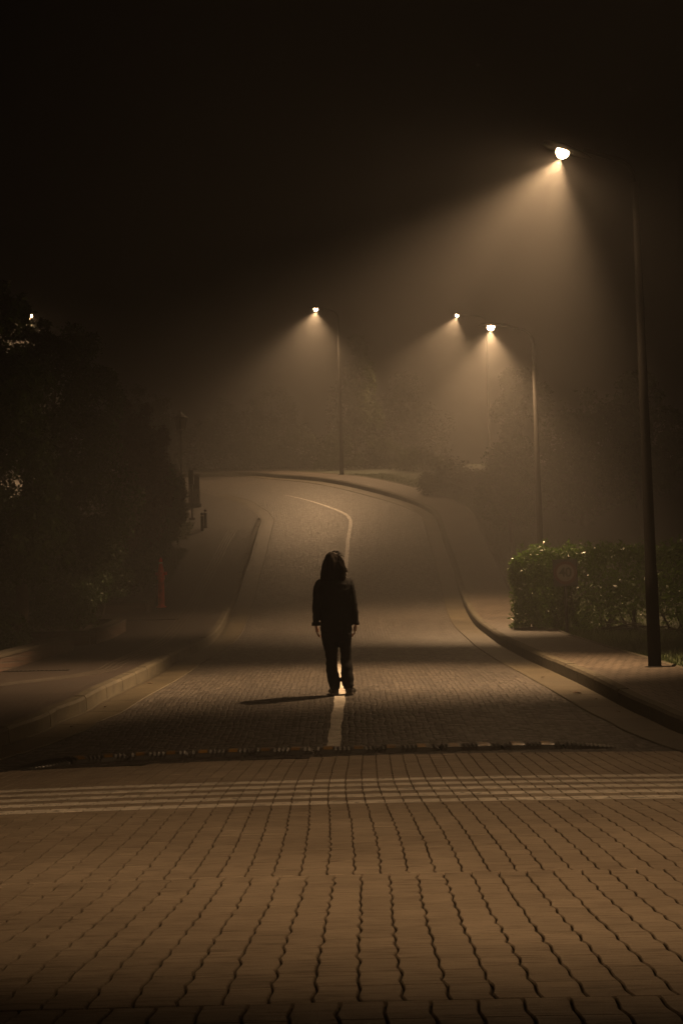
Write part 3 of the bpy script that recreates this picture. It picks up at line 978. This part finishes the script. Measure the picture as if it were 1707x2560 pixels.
G1 = 'big leafy trees in the left planters'
tree('broadleaf_tree', 'tallest dark leafy tree at the left edge, hiding a lamp behind its top', 'tree',
     [(-40, 850, 100, 130, 0), (30, 760, 34, 48, 0), (-20, 1000, 130, 150, 0), (60, 1010, 75, 120, -.5), (40, 1180, 110, 130, -.4), (-30, 1330, 140, 130, 0), (90, 1350, 90, 110, -.4), (20, 880, 50, 80, .2), (-15, 740, 60, 50, 0), (48, 800, 34, 50, 0)],
     25.5, 52000, .085, 'leaf_dark', -7.6, .16, G1)
tree('broadleaf_tree', 'second dark leafy tree with a flat ragged top, behind the tallest left tree', 'tree',
     [(160, 850, 62, 52, 0), (215, 905, 60, 70, 0), (90, 850, 50, 50, 0), (120, 1000, 120, 130, 0), (235, 1010, 70, 90, 0), (265, 960, 36, 36, .2), (180, 1150, 120, 130, -.3), (240, 1260, 110, 120, -.3), (120, 1330, 120, 110, 0), (215, 1370, 95, 70, 0)],
     32.0, 56000, .09, 'leaf_dark', -6.8, .15, G1)
tree('purple_leaf_tree', 'reddish-brown leafy tree between the green left trees and the lantern', 'tree',
     [(330, 1050, 55, 60, 0), (370, 1110, 50, 70, 0), (310, 1150, 90, 110, 0), (380, 1200, 55, 80, 0), (330, 1290, 80, 90, 0)],
     43.0, 34000, .10, 'leaf_red', -6.4, .12)
tree('broadleaf_tree', 'bushy green tree at the right end of the left tree group, beside the sign post', 'tree',
     [(410, 1230, 50, 70, 0), (420, 1300, 46, 60, -.3), (380, 1340, 60, 60, -.3), (360, 1400, 50, 45, -.4), (430, 1270, 38, 40, 0)],
     45.5, 24000, .10, 'leaf_dark', -5.9, .09, G1)
tree('broadleaf_tree', 'dim hazy round tree behind the lantern and the left trees', 'tree',
     [(330, 1010, 55, 50, 0), (390, 1040, 50, 55, 0), (350, 1090, 90, 80, 0), (430, 1110, 40, 50, 0), (400, 1150, 70, 60, 0)],
     74.0, 14000, .17, 'leaf_far', None, .15)
# low shrubs in the planters
G2 = 'low shrubs in the left planters'
tree('planter_shrub', 'small rounded shrub at the left edge in the front planter', 'shrub',
     [(28, 1580, 42, 48, 0), (0, 1610, 40, 40, 0), (50, 1610, 28, 30, 0)], 25.0, 7000, .055, 'leaf_dark', None, .03, G2)
tree('planter_shrub', 'dark spreading shrub in the middle planter under the big trees', 'shrub',
     [(190, 1530, 50, 50, 0), (130, 1560, 60, 46, 0), (220, 1565, 34, 26, 0), (150, 1500, 60, 50, .2)], 31.0, 10000, .06, 'leaf_dark', None, .04, G2)
tree('planter_shrub', 'thin shrub in the rear planter behind the red hydrant', 'shrub',
     [(330, 1440, 50, 40, 0), (370, 1420, 36, 44, 0), (300, 1470, 40, 34, 0)], 40.0, 7000, .08, 'leaf_dark', None, .04, G2)
tree('planter_shrub', 'broad dark shrub filling the ground under the second big tree', 'shrub',
     [(90, 1480, 90, 60, 0), (190, 1460, 90, 60, 0), (20, 1490, 70, 60, 0)], 34.5, 12000, .07, 'leaf_dark', None, .04, G2)
tree('planter_shrub', 'dark shrub closing the gap behind the middle planter', 'shrub',
     [(270, 1450, 60, 50, 0), (240, 1430, 70, 50, 0)], 37.5, 8000, .07, 'leaf_dark', None, .04, G2)
# right side and far side
tree('round_bush', 'dark rounded bush beyond the hedge beside the right pavement', 'bush',
     [(1265, 1170, 60, 70, 0), (1240, 1240, 52, 62, 0), (1300, 1240, 60, 70, 0), (1290, 1140, 50, 50, 0), (1270, 1295, 58, 30, 0)],
     45.0, 24000, .075, 'leaf_dark', None, .08)
G3 = 'hazy trees on the far side of the bend'
tree('slender_tree', 'faint slender tree standing in the haze just right of the bend lamp', 'tree',
     [(890, 880, 28, 40, 0), (900, 950, 40, 55, 0), (870, 1010, 50, 60, 0), (910, 1050, 46, 60, 0), (850, 1090, 44, 50, 0)],
     69.0, 9000, .15, 'leaf_far', None, .1, G3)
tree('slender_tree', 'faint bushy tree just left of and under the bend lamp, behind the kerb', 'tree',
     [(840, 1130, 40, 46, 0), (870, 1160, 50, 36, 0), (820, 1170, 36, 28, 0)],
     66.0, 7000, .12, 'leaf_far', None, .06, G3)
tree('slender_tree', 'faint tree in the haze above and right of the hedge lamp', 'tree',
     [(1290, 960, 40, 45, 0), (1330, 1000, 46, 50, 0), (1270, 1040, 40, 60, 0)],
     60.0, 9000, .13, 'leaf_far', None, .1, G3)
G4 = 'dark trees behind the hedge on the right'
for (cx, dd, lab, tp) in ((1450, 52, 'dark tree behind the hedge between the two right lamp poles', 1010),
                          (1590, 46, 'dark tree behind the hedge at the nearest lamp pole', 960),
                          (1020, 76, 'dark hazy tree far behind the kerb right of the road line', 960),
                          (680, 84, 'dark hazy tree far behind the left end of the kerb', 1000),
                          (560, 88, 'dark hazy tree above the crest where the road disappears', 1030)):
    tree('background_tree', lab, 'tree',
         [(cx, tp + 30, 60, 60, 0), (cx - 40, tp + 110, 75, 80, 0), (cx + 45, tp + 130, 75, 80, 0), (cx, tp + 210, 100, 80, 0)],
         dd, 14000, .15, 'leaf_far' if dd > 60 else 'leaf_dark', None, .14, G4 if dd < 60 else G3)

for (cx, cy, dd, lab) in ((1130, 1225, 58, 'low murky bush behind the right pavement where the kerb starts to bend'),
                          (1050, 1200, 64, 'low murky bush behind the kerb, right of the bend lamp'),
                          (960, 1180, 67, 'wide murky bush behind the middle of the bent kerb'),
                          (740, 1160, 70, 'murky bush behind the kerb, left of the bend lamp'),
                          (640, 1150, 72, 'murky bush at the left end of the bent kerb')):
    tree('kerbside_bush', lab, 'bush',
         [(cx, cy - 30, 60, 50, 0), (cx - 45, cy - 5, 50, 40, 0), (cx + 45, cy - 8, 50, 44, 0)],
         dd, 8000, .12, 'leaf_far', None, .05, 'murky bushes behind the bent kerb')

# clipped hedge
def hedge():
    A = Vector((3.45, 31.6)); B = Vector((9.4, 25.2)); t = (B - A); L = t.length; t.normalize()
    back = Vector((-t.y, t.x)) 
    if back.y < 0: back = -back
    W, H = 1.35, 1.62
    n = 46000
    e0 = A; base = Vector((A.x, A.y, zg(A.x, A.y) + .12))
    e = empty('clipped_hedge', base); tag(e, 'glossy clipped laurel hedge beside the right pavement, glinting in lamp light', 'hedge')
    u = rng.random(n); v = rng.random(n); face = rng.random(n)
    P = np.empty((n, 3), np.float32); Nn = np.empty((n, 3), np.float32)
    for i in range(n):
        a = u[i] * L; wv = v[i]
        if face[i] < .50:   b = abs(rng.normal()) * .10; z = wv * H; nn = (-back.x, -back.y, .35)      # front
        elif face[i] < .72: b = wv * W; z = H - abs(rng.normal()) * .09; nn = (0, 0, 1)                # top
        elif face[i] < .84: a = abs(rng.normal()) * .10; b = u[i] * W; z = wv * H; nn = (-t.x, -t.y, .35)   # left end
        elif face[i] < .9:  b = W - abs(rng.normal()) * .1; z = wv * H; nn = (back.x, back.y, .2)
        else:               b = .1 + wv * (W - .2); z = rng.random() * H; nn = (0, 0, 1)
        # bare gap low in the middle of the front
        lump = .07 * math.sin(a * 2.1) + .05 * math.sin(a * 5.3 + z * 3) + .06 * math.sin(z * 4.1 + a)
        b += lump * (1 if face[i] < .5 else 0); 
        if face[i] < .72: z += .05 * math.sin(a * 3.3) + .05 * math.sin(b * 6)
        zz = min(z, H + .12)
        if a < .6 and zz > H * .55: zz -= (.6 - a) ** 2 * .9 * (zz - H * .55)
        if zz > H * .6 and face[i] < .5: b += (zz / H - .6) ** 2 * .8
        if 1.9 < a < 4.6 and z < .42 * math.sin((a - 1.9) / 2.7 * PI) and rng.random() < .93:
            zz = .5 + rng.random() * .5
        x = A.x + t.x * a + back.x * b; y = A.y + t.y * a + back.y * b
        P[i] = (x, y, zg(x, y) + .13 + zz)
        q = rng.normal(size=3) * .75 + np.array(nn); Nn[i] = q / np.linalg.norm(q)
    # taller shoots on the top
    m = 1400
    for k in range(90):
        a = rng.random() * L; b = rng.random() * W
        x = A.x + t.x * a + back.x * b; y = A.y + t.y * a + back.y * b
        j = rng.integers(0, n, 12)
        P[j] = np.array((x, y, zg(x, y) + .13 + H)) + np.stack([rng.normal(size=12) * .03, rng.normal(size=12) * .03, rng.random(12) * rng.uniform(.05, .26)], 1)
    P -= np.array(base[:], np.float32)
    link('foliage', leaves_mesh('hedge', P, Nn, .075, .42), M['leaf_hedge'], e)
    bm = bmesh.new()
    for k in range(26):
        a = .3 + k * (L - .5) / 26 + random.uniform(-.08, .08); b = random.uniform(.25, .9)
        x = A.x + t.x * a + back.x * b; y = A.y + t.y * a + back.y * b
        p0 = Vector((x, y, zg(x, y) + .05)) - base
        for _ in range(3):
            q = p0 + Vector((random.uniform(-.5, .5), random.uniform(-.5, .2), random.uniform(.7, 1.2)))
            tube(bm, [p0, p0.lerp(q, .5) + Vector((random.uniform(-.08, .08), 0, 0)), q], [.022, .015, .006], 6)
    for k in range(16):   # low bare branches lying at the foot
        a = random.uniform(2.0, 4.4); b = random.uniform(-.15, .25)
        x = A.x + t.x * a + back.x * b; y = A.y + t.y * a + back.y * b
        p0 = Vector((x, y, zg(x, y) + random.uniform(.12, .32))) - base
        l = random.uniform(.5, 1.1)
        tube(bm, [p0, p0 + Vector((t.x * l * .5, t.y * l * .5, random.uniform(-.02, .06))), p0 + Vector((t.x * l, t.y * l, random.uniform(-.08, .05)))], [.016, .012, .005], 6)
    bmobj('branches', bm, M['cap'], e, True)
hedge()

# grass blades on the right verge and by the left pavement
def blades(name, pts, hgt):
    n = len(pts)
    a = rng.random(n) * 2 * PI; w = .006 + .005 * rng.random(n); h = hgt * (.5 + rng.random(n))
    lean = rng.normal(size=(n, 2)) * .35
    V = np.empty((n, 3, 3), np.float32)
    V[:, 0] = pts; V[:, 0, 0] -= np.cos(a) * w; V[:, 0, 1] -= np.sin(a) * w
    V[:, 1] = pts; V[:, 1, 0] += np.cos(a) * w; V[:, 1, 1] += np.sin(a) * w
    V[:, 2] = pts; V[:, 2, 0] += lean[:, 0] * h; V[:, 2, 1] += lean[:, 1] * h; V[:, 2, 2] += h
    me = bpy.data.meshes.new(name)
    me.vertices.add(n * 3); me.vertices.foreach_set('co', V.reshape(-1))
    me.loops.add(n * 3); me.loops.foreach_set('vertex_index', np.arange(n * 3, dtype=np.int32))
    me.polygons.add(n); me.polygons.foreach_set('loop_start', np.arange(0, n * 3, 3, dtype=np.int32))
    me.update(calc_edges=True)
    return tag(link(name, me, M['blade']), kind='stuff')
pts = []
orr = [p for p in out_r if 14 < p.y < 62 and p.x > 0]
for _ in range(42000):
    p = orr[int(len(orr) * random.random())]
    x = p.x + .03 + abs(random.gauss(0, 1.3)); y = p.y + random.uniform(-.2, .2)
    pts.append((x, y, zg(x, y) + .125))
for _ in range(5000):
    x = random.uniform(-6.6, PLX - .1); y = random.uniform(42, 48.6); pts.append((x, y, zg(x, y) + .185))
for _ in range(3000):
    x = random.uniform(-8, -5.2); y = random.uniform(50.7, 54); pts.append((x, y, zg(x, y) + .165))
blades('grass', np.array(pts, np.float32), .075)

# fallen leaves
def fallen(px, py, s, lab, rz, off=.012):
    h = hit(px, py, off)
    bm = bmesh.new()
    out = [(-.5, 0), (-.3, .2), (0, .3), (.3, .2), (.55, 0), (.3, -.22), (0, -.28), (-.3, -.18)]
    vs = [bm.verts.new((x * s, y * s, .25 * s * (abs(y) * 2) ** 1.5 + .003)) for x, y in out]
    c = bm.verts.new((0, 0, .004)); 
    for i in range(8): bm.faces.new((vs[i], vs[(i+1) % 8], c))
    st = [bm.verts.new(v) for v in ((-.5 * s, .01 * s, .006), (-.5 * s, -.01 * s, .006), (-.85 * s, 0, .02))]
    bm.faces.new(st)
    g = bmesh.ops.extrude_face_region(bm, geom=bm.faces[:])
    for v in g['geom']:
        if isinstance(v, bmesh.types.BMVert): v.co.z += .002
    bmesh.ops.recalc_face_normals(bm, faces=bm.faces[:])
    o = bmobj('fallen_leaf', bm, M['leaf_litter']); o.location = (h.x, h.y, zg(h.x, h.y) + off); o.rotation_euler = (.1, .1, rz)
    tag(o, lab, 'leaf', 'dry leaves lying in the gutters')
fallen(1441, 1733, .11, 'largest dark curled leaf lying in the right gutter near the kerb', .3)
fallen(1489, 1747, .06, 'small leaf in the right gutter just nearer than the large dark leaf', 1.3)
fallen(1356, 1694, .05, 'small leaf in the right gutter farther up than the large dark leaf', 2.3)
fallen(1545, 1780, .05, 'small leaf nearest the camera in the right gutter', .8)
fallen(374, 1709, .07, 'leaf in the left gutter, farthest of the left gutter leaves', .5)
fallen(264, 1768, .06, 'curled leaf in the left gutter, second from the farthest', 1.9)
fallen(180, 1817, .05, 'leaf in the left gutter between two cracks', 2.5)
fallen(46, 1882, .05, 'leaf in the left gutter nearest the camera, by the picture edge', .2)
fallen(722, 1484, .09, 'pale leaf lying on the road left of the person', .9)

# ------------------------------------------------------------------ person
def remesh(bm, name, voxel, mat, parent, smooth=3, sub=None):
    me = bpy.data.meshes.new(name + '_src'); bmesh.ops.recalc_face_normals(bm, faces=bm.faces[:]); bm.to_mesh(me); bm.free()
    ob = bpy.data.objects.new('tmp', me); COL.objects.link(ob)
    md = ob.modifiers.new('r', 'REMESH'); md.mode = 'VOXEL'; md.voxel_size = voxel
    if smooth:
        sm = ob.modifiers.new('s', 'SMOOTH'); sm.factor = .5; sm.iterations = smooth
    dg = bpy.context.evaluated_depsgraph_get()
    out = bpy.data.meshes.new_from_object(ob.evaluated_get(dg))
    bpy.data.objects.remove(ob); bpy.data.meshes.remove(me)
    out.name = name; out.materials.clear()
    return link(name, out, mat, parent, True)

fp = at(843, 1735, 18.2)
pz = zg(fp.x, 18.2) + .004
per_ = empty('person', (fp.x, 18.2, pz))
tag(per_, 'person with shoulder-length hair in dark jacket and flared trousers standing on the road line', 'person')
def X(c): return (c - 500) / 1228.0
def Z(c): return (2215 - c) / 1228.0
# --- body (continuous): figure looks away from the camera, head bent a little forward
bm = bmesh.new()
EX = (1, 0, 0)
tube(bm, [(0, 0, .86), (0, 0, .95), (0, .01, 1.08), (0, .015, 1.22), (0, .0, 1.34), (0, 0, 1.40)],
     [(.135, .08), (.14, .09), (.12, .08), (.14, .085), (.13, .06), (.06, .05)], 18, ell=EX)
tube(bm, [(0, 0, 1.38), (-.01, .01, 1.45), (-.015, .03, 1.52)], [.058, .052, .05], 14)
ellipsoid(bm, (-.018, .035, 1.58), (.074, .092, .108))
ellipsoid(bm, (-.018, .075, 1.53), (.05, .055, .055))          # jaw
tube(bm, [(-.018, .12, 1.60), (-.018, .138, 1.565), (-.018, .128, 1.555)], [.010, .014, .010], 8)   # nose
for s in (-1, 1):
    ellipsoid(bm, (-.018 + s * .030, .113, 1.592), (.014, .012, .009))     # eyes
    ellipsoid(bm, (-.018 + s * .076, .03, 1.575), (.010, .022, .032))      # ears
ellipsoid(bm, (-.018, .120, 1.525), (.024, .012, .007)); ellipsoid(bm, (-.018, .118, 1.513), (.020, .012, .007))   # lips
arm_l = [(-.150, 0, 1.335), (-.195, -.008, 1.25), (-.218, -.01, 1.08), (-.226, .0, .975), (-.234, .028, .84)]
arm_r = [(.150, 0, 1.335), (.185, -.008, 1.25), (.210, -.01, 1.08), (.230, .0, .975), (.237, .028, .84)]
for A in (arm_l, arm_r):
    tube(bm, A, [.036, .036, .033, .028, .025], 14)
def hand(wr, s):
    w = Vector(wr)
    tube(bm, [w + Vector((0, 0, .02)), w + Vector((0, .003, -.02)), w + Vector((s * -.004, .008, -.06)), w + Vector((s * -.008, .012, -.09))],
         [(.017, .026), (.016, .033), (.015, .040), (.013, .038)], 12, ell=EX)
    for k, (oy, L) in enumerate(((.033, .068), (.012, .078), (-.010, .072), (-.031, .055))):
        a = w + Vector((s * -.008, .012 + oy, -.085))
        c1 = a + Vector((s * -.006, .004, -L * .45)); c2 = c1 + Vector((s * -.018, .006, -L * .33)); c3 = c2 + Vector((s * -.020, .003, -L * .16))
        tube(bm, [a, c1, c2, c3], [.0095, .0088, .008, .0065], 8)
    a = w + Vector((s * -.008, .036, -.035))
    tube(bm, [a, a + Vector((s * -.012, .022, -.028)), a + Vector((s * -.022, .026, -.058))], [.013, .0105, .008], 8)
hand(arm_l[-1], -1); hand(arm_r[-1], 1)
for s, hx, kx, ax in ((-1, -.085, -.060, -.030), (1, .10, .116, .142)):
    tube(bm, [(hx, 0, .92), (hx, .01, .72), (kx, .02, .48), (kx * .6 + ax * .4, -.02, .33), (ax, -.01, .10), (ax, .02, .05)], [.078, .062, .044, .042, .034, .036], 14)
    tube(bm, [(ax, -.03, .045), (ax + s * .015, .12, .035), (ax + s * .02, .19, .03)], [(.035, .03), (.042, .022), (.03, .015)], 12, ell=EX)
remesh(bm, 'body', .0055, M['skin'], per_, 2)
# --- jacket
bm = bmesh.new()
def ring(y, xl, xr, ry, yo=0.0):
    return ((X(xl) + X(xr)) / 2, yo, Z(y)), ((X(xr) - X(xl)) / 2, ry)
rs = [ring(1310, 282, 738, .135), ring(1240, 275, 742, .14), ring(1120, 283, 728, .13), ring(1000, 292, 715, .12), ring(850, 285, 725, .125), ring(700, 262, 745, .13, -.005),
      ring(610, 238, 765, .12, -.005), ring(555, 262, 745, .10), ring(510, 330, 668, .085), ring(470, 400, 600, .07, .01)]
tube(bm, [r[0] for r in rs], [r[1] for r in rs], 28, ell=EX)
def sleeve(side, pts):
    P = []; Rr = []
    for (y, xa, xb, yo) in pts:
        P.append(((X(xa) + X(xb)) / 2, yo, Z(y))); Rr.append(((X(xb) - X(xa)) / 2, (X(xb) - X(xa)) / 2 * 1.08))
    tube(bm, P, Rr, 18, ell=EX)
sleeve(-1, [(530, 268, 338, 0), (562, 226, 332, 0), (640, 188, 320, -.01), (760, 172, 300, -.012), (900, 165, 292, -.01), (1020, 162, 282, 0), (1120, 168, 262, .018), (1165, 168, 258, .025)])
sleeve(1, [(530, 662, 738, 0), (562, 668, 770, 0), (640, 672, 795, -.01), (760, 690, 808, -.012), (900, 712, 826, -.01), (1020, 732, 838, 0), (1120, 742, 836, .018), (1165, 745, 836, .025)])
# creases and rolled cuffs
for (y, xa, xb) in ((1180, 143, 270), (1178, 735, 851)):
    c = ((X(xa) + X(xb)) / 2, .026, Z(y)); r = (X(xb) - X(xa)) / 2
    tube(bm, [(c[0], c[1], c[2] - .022), (c[0], c[1], c[2] - .014), (c[0], c[1], c[2] + .012), (c[0], c[1], c[2] + .024)], [(r * .86, r * .9), (r, r * 1.0), (r, r * 1.0), (r * .85, r * .9)], 18, ell=EX)
# collar
tube(bm, [(-.005, -.03, 1.39), (-.005, -.035, 1.425)], [(.085, .065), (.07, .055)], 18, ell=EX)
jk = remesh(bm, 'jacket', .009, M['jacket'], per_, 2)
import mathutils
for v in jk.data.vertices:   # cloth folds
    nrm = v.normal; co = v.co
    f = mathutils.noise.noise((co.x * 7, co.y * 7, co.z * 16)) * .007 + mathutils.noise.noise((co.x * 20, co.y * 20, co.z * 34)) * .003
    v.co = co + nrm * f
# --- trousers
bm = bmesh.new()
tube(bm, [(X(505), 0, Z(1150)), (X(505), 0, Z(1280)), (X(505), 0, Z(1380)), (X(510), 0, Z(1450))], [(.168, .115), (.183, .13), (.180, .13), (.150, .105)], 24, ell=EX)
def leg(pts):
    P = []; Rr = []
    for (y, xa, xb, yo, k) in pts:
        P.append(((X(xa) + X(xb)) / 2, yo, Z(y))); r = (X(xb) - X(xa)) / 2; Rr.append((r, r * k))
    tube(bm, P, Rr, 22, ell=EX)
leg([(1330, 278, 520, 0, 1.15), (1460, 300, 534, .005, 1.1), (1600, 335, 520, .01, 1.05), (1720, 347, 508, .01, 1.05), (1850, 341, 518, -.005, 1.1), (1980, 360, 545, -.015, 1.15), (2080, 382, 552, -.01, 1.3), (2125, 388, 548, -.005, 1.35)])
leg([(1330, 520, 735, 0, 1.2), (1460, 538, 724, .005, 1.15), (1600, 556, 722, .01, 1.05), (1720, 562, 722, .01, 1.05), (1850, 560, 738, -.005, 1.1), (1980, 560, 742, -.015, 1.15), (2060, 570, 748, -.01, 1.2), (2110, 592, 756, -.005, 1.3)])
tr = remesh(bm, 'trousers', .008, M['trousers'], per_, 2)
for v in tr.data.vertices:
    co = v.co; lo = max(0, 1 - co.z / .5)
    f = mathutils.noise.noise((co.x * 9, co.y * 9, co.z * 20 + 5)) * (.005 + .008 * lo)
    v.co = co + v.normal * f
# --- shoes (toes point away, slightly out)
for s, cx, toe in ((-1, X(466), -.045), (1, X(680), .045)):
    bm = bmesh.new()
    tube(bm, [(cx - toe * .3, -.075, .045), (cx - toe * .2, -.06, .05), (cx, .0, .056), (cx + toe * .5, .10, .046), (cx + toe * .95, .19, .036), (cx + toe * 1.05, .215, .03)],
         [(.028, .032), (.043, .045), (.046, .055), (.052, .040), (.043, .028), (.018, .014)], 16, ell=EX)
    sh = remesh(bm, 'shoe', .006, M['shoe'], per_, 2)
    bm = bmesh.new()
    pth = [(-.08, .035), (-.04, .047), (.03, .046), (.11, .054), (.18, .045), (.22, .02)]
    top = []; bot = []
    for sg in (1, -1):
        for (y, w) in (pth if sg == 1 else pth[::-1]):
            xx = cx + toe * (y + .02) * 4.6 / 1 * .95 * 1.0 * .22 * 1.0 + sg * w
            top.append(bm.verts.new((xx, y, .022))); bot.append(bm.verts.new((xx, y, .0)))
    n = len(top); bm.faces.new(top); bm.faces.new(bot[::-1])
    for i in range(n): bm.faces.new((bot[i], bot[(i+1) % n], top[(i+1) % n], top[i]))
    bmesh.ops.recalc_face_normals(bm, faces=bm.faces[:])
    bmobj('sole', bm, M['sole'], sh)
# --- hair: a full cap plus loose locks, swept out to the right shoulder
bm = bmesh.new()
hx = X(478)
ellipsoid(bm, (X(468), .015, Z(245)), (.094, .108, .092), 24, 18)
rs = [((X(458), .0, Z(165)), (.05, .06)), ((X(468), .0, Z(225)), (.092, .105)), ((X(478), -.01, Z(300)), (.110, .115)), ((X(478), -.02, Z(370)), (.120, .11)), ((X(480), -.03, Z(440)), (.136, .10)), ((X(482), -.045, Z(500)), (.150, .08)), ((X(478), -.055, Z(560)), (.145, .055))]
tube(bm, [r[0] for r in rs], [r[1] for r in rs], 26, ell=EX)
bm_h = bm
hr = remesh(bm, 'hair', .009, M['hair'], per_, 3)
for v in hr.data.vertices:
    co = v.co
    v.co = co + v.normal * (mathutils.noise.noise((co.x * 26, co.y * 26, co.z * 4)) * .015)
# loose strands as one mesh, joined to the hair part
bm = bmesh.new(); bm.from_mesh(hr.data)
random.seed(5)
for k in range(420):
    a = random.uniform(0, 2 * PI)
    if math.sin(a) > .35 and random.random() < .7: a = -a        # mostly back and sides
    ca, sa = math.cos(a), math.sin(a)
    z0 = Z(random.uniform(150, 330)); r0 = .055 + .04 * min(1, (Z(130) - z0) / .1)
    p0 = Vector((hx + ca * r0, .01 + sa * r0, z0))
    flick = 1.0 if ca > .3 else 0.0
    endz = Z(random.uniform(430, 570)) if not (flick and random.random() < .45) else Z(random.uniform(385, 440))
    ex = hx + ca * (.125 + random.uniform(-.01, .025)) + flick * random.uniform(0, .04)
    if endz > Z(445) and flick: ex = X(random.uniform(640, 700))
    p3 = Vector((ex, sa * (.10) - .03, endz))
    p1 = p0.lerp(p3, .35) + Vector((ca * .014, sa * .02, .012)); p2 = p0.lerp(p3, .75) + Vector((ca * .012 - flick * .015, sa * .012, -.005))
    w = random.uniform(.003, .007)
    tube(bm, [p0, p1, p2, p3], [w * .6, w, w * .8, w * .15], 4, cap=False)
for k in range(60):   # fly-aways over the crown
    a = random.uniform(-.9, 1.2)
    p0 = Vector((hx + .09 * math.sin(a), 0, Z(250) + .10 * math.cos(a)))
    p3 = p0 + Vector((random.uniform(.01, .06), 0, random.uniform(-.005, .018)))
    tube(bm, [p0, p0.lerp(p3, .5) + Vector((0, 0, .010)), p3], [.0015, .0015, .0006], 4, cap=False)
bm.to_mesh(hr.data); bm.free()

# ------------------------------------------------------------------ haze
bm = bmesh.new(); box(bm, (-125, -40, -1.3), (125, 190, 19.0))
bmesh.ops.recalc_face_normals(bm, faces=bm.faces[:])
me = bpy.data.meshes.new('haze'); bm.to_mesh(me); bm.free()
hm = bpy.data.materials.new('haze'); hm.use_nodes = True; nt = hm.node_tree
nt.nodes.remove(nt.nodes['Principled BSDF'])
pv = nt.nodes.new('ShaderNodeVolumePrincipled')
pv.inputs['Color'].default_value = (.93, .93, .93, 1); pv.inputs['Density'].default_value = .0085
pv.inputs['Anisotropy'].default_value = .5
nt.links.new(pv.outputs[0], nt.nodes['Material Output'].inputs['Volume'])
tag(link('haze', me, hm), kind='stuff')

# ------------------------------------------------------------------ world, camera, render
w = bpy.data.worlds.new('World'); S.world = w; w.use_nodes = True
bg = w.node_tree.nodes['Background']; bg.inputs[0].default_value = (1.0, .72, .48, 1); bg.inputs[1].default_value = .0006

cd = bpy.data.cameras.new('camera'); co = bpy.data.objects.new('camera', cd); COL.objects.link(co)
cd.sensor_fit = 'VERTICAL'; cd.sensor_height = 36; cd.lens = FOC / 2560 * 36
cd.clip_end = 1000
Xc = R_ * cr - U_ * sr; Yc = R_ * sr + U_ * cr; Zc = -F_
mw = Matrix((Xc, Yc, Zc)).transposed().to_4x4(); mw.translation = CAM
co.matrix_world = mw
S.camera = co
S.view_settings.view_transform = 'Standard'; S.view_settings.look = 'None'; S.view_settings.gamma = 1.0
S.view_settings.exposure = 0.0
S.cycles.use_denoising = True
try: S.cycles.denoiser = 'OPENIMAGEDENOISE'
except Exception: pass
S.cycles.max_bounces = 6; S.cycles.diffuse_bounces = 2; S.cycles.glossy_bounces = 2
S.cycles.transmission_bounces = 2; S.cycles.volume_bounces = 0; S.cycles.transparent_max_bounces = 6
S.cycles.caustics_reflective = False; S.cycles.caustics_refractive = False
S.cycles.sample_clamp_indirect = 2.0
S.cycles.use_adaptive_sampling = True; S.cycles.adaptive_threshold = .02
S.cycles.volume_step_rate = 4; S.cycles.volume_max_steps = 64
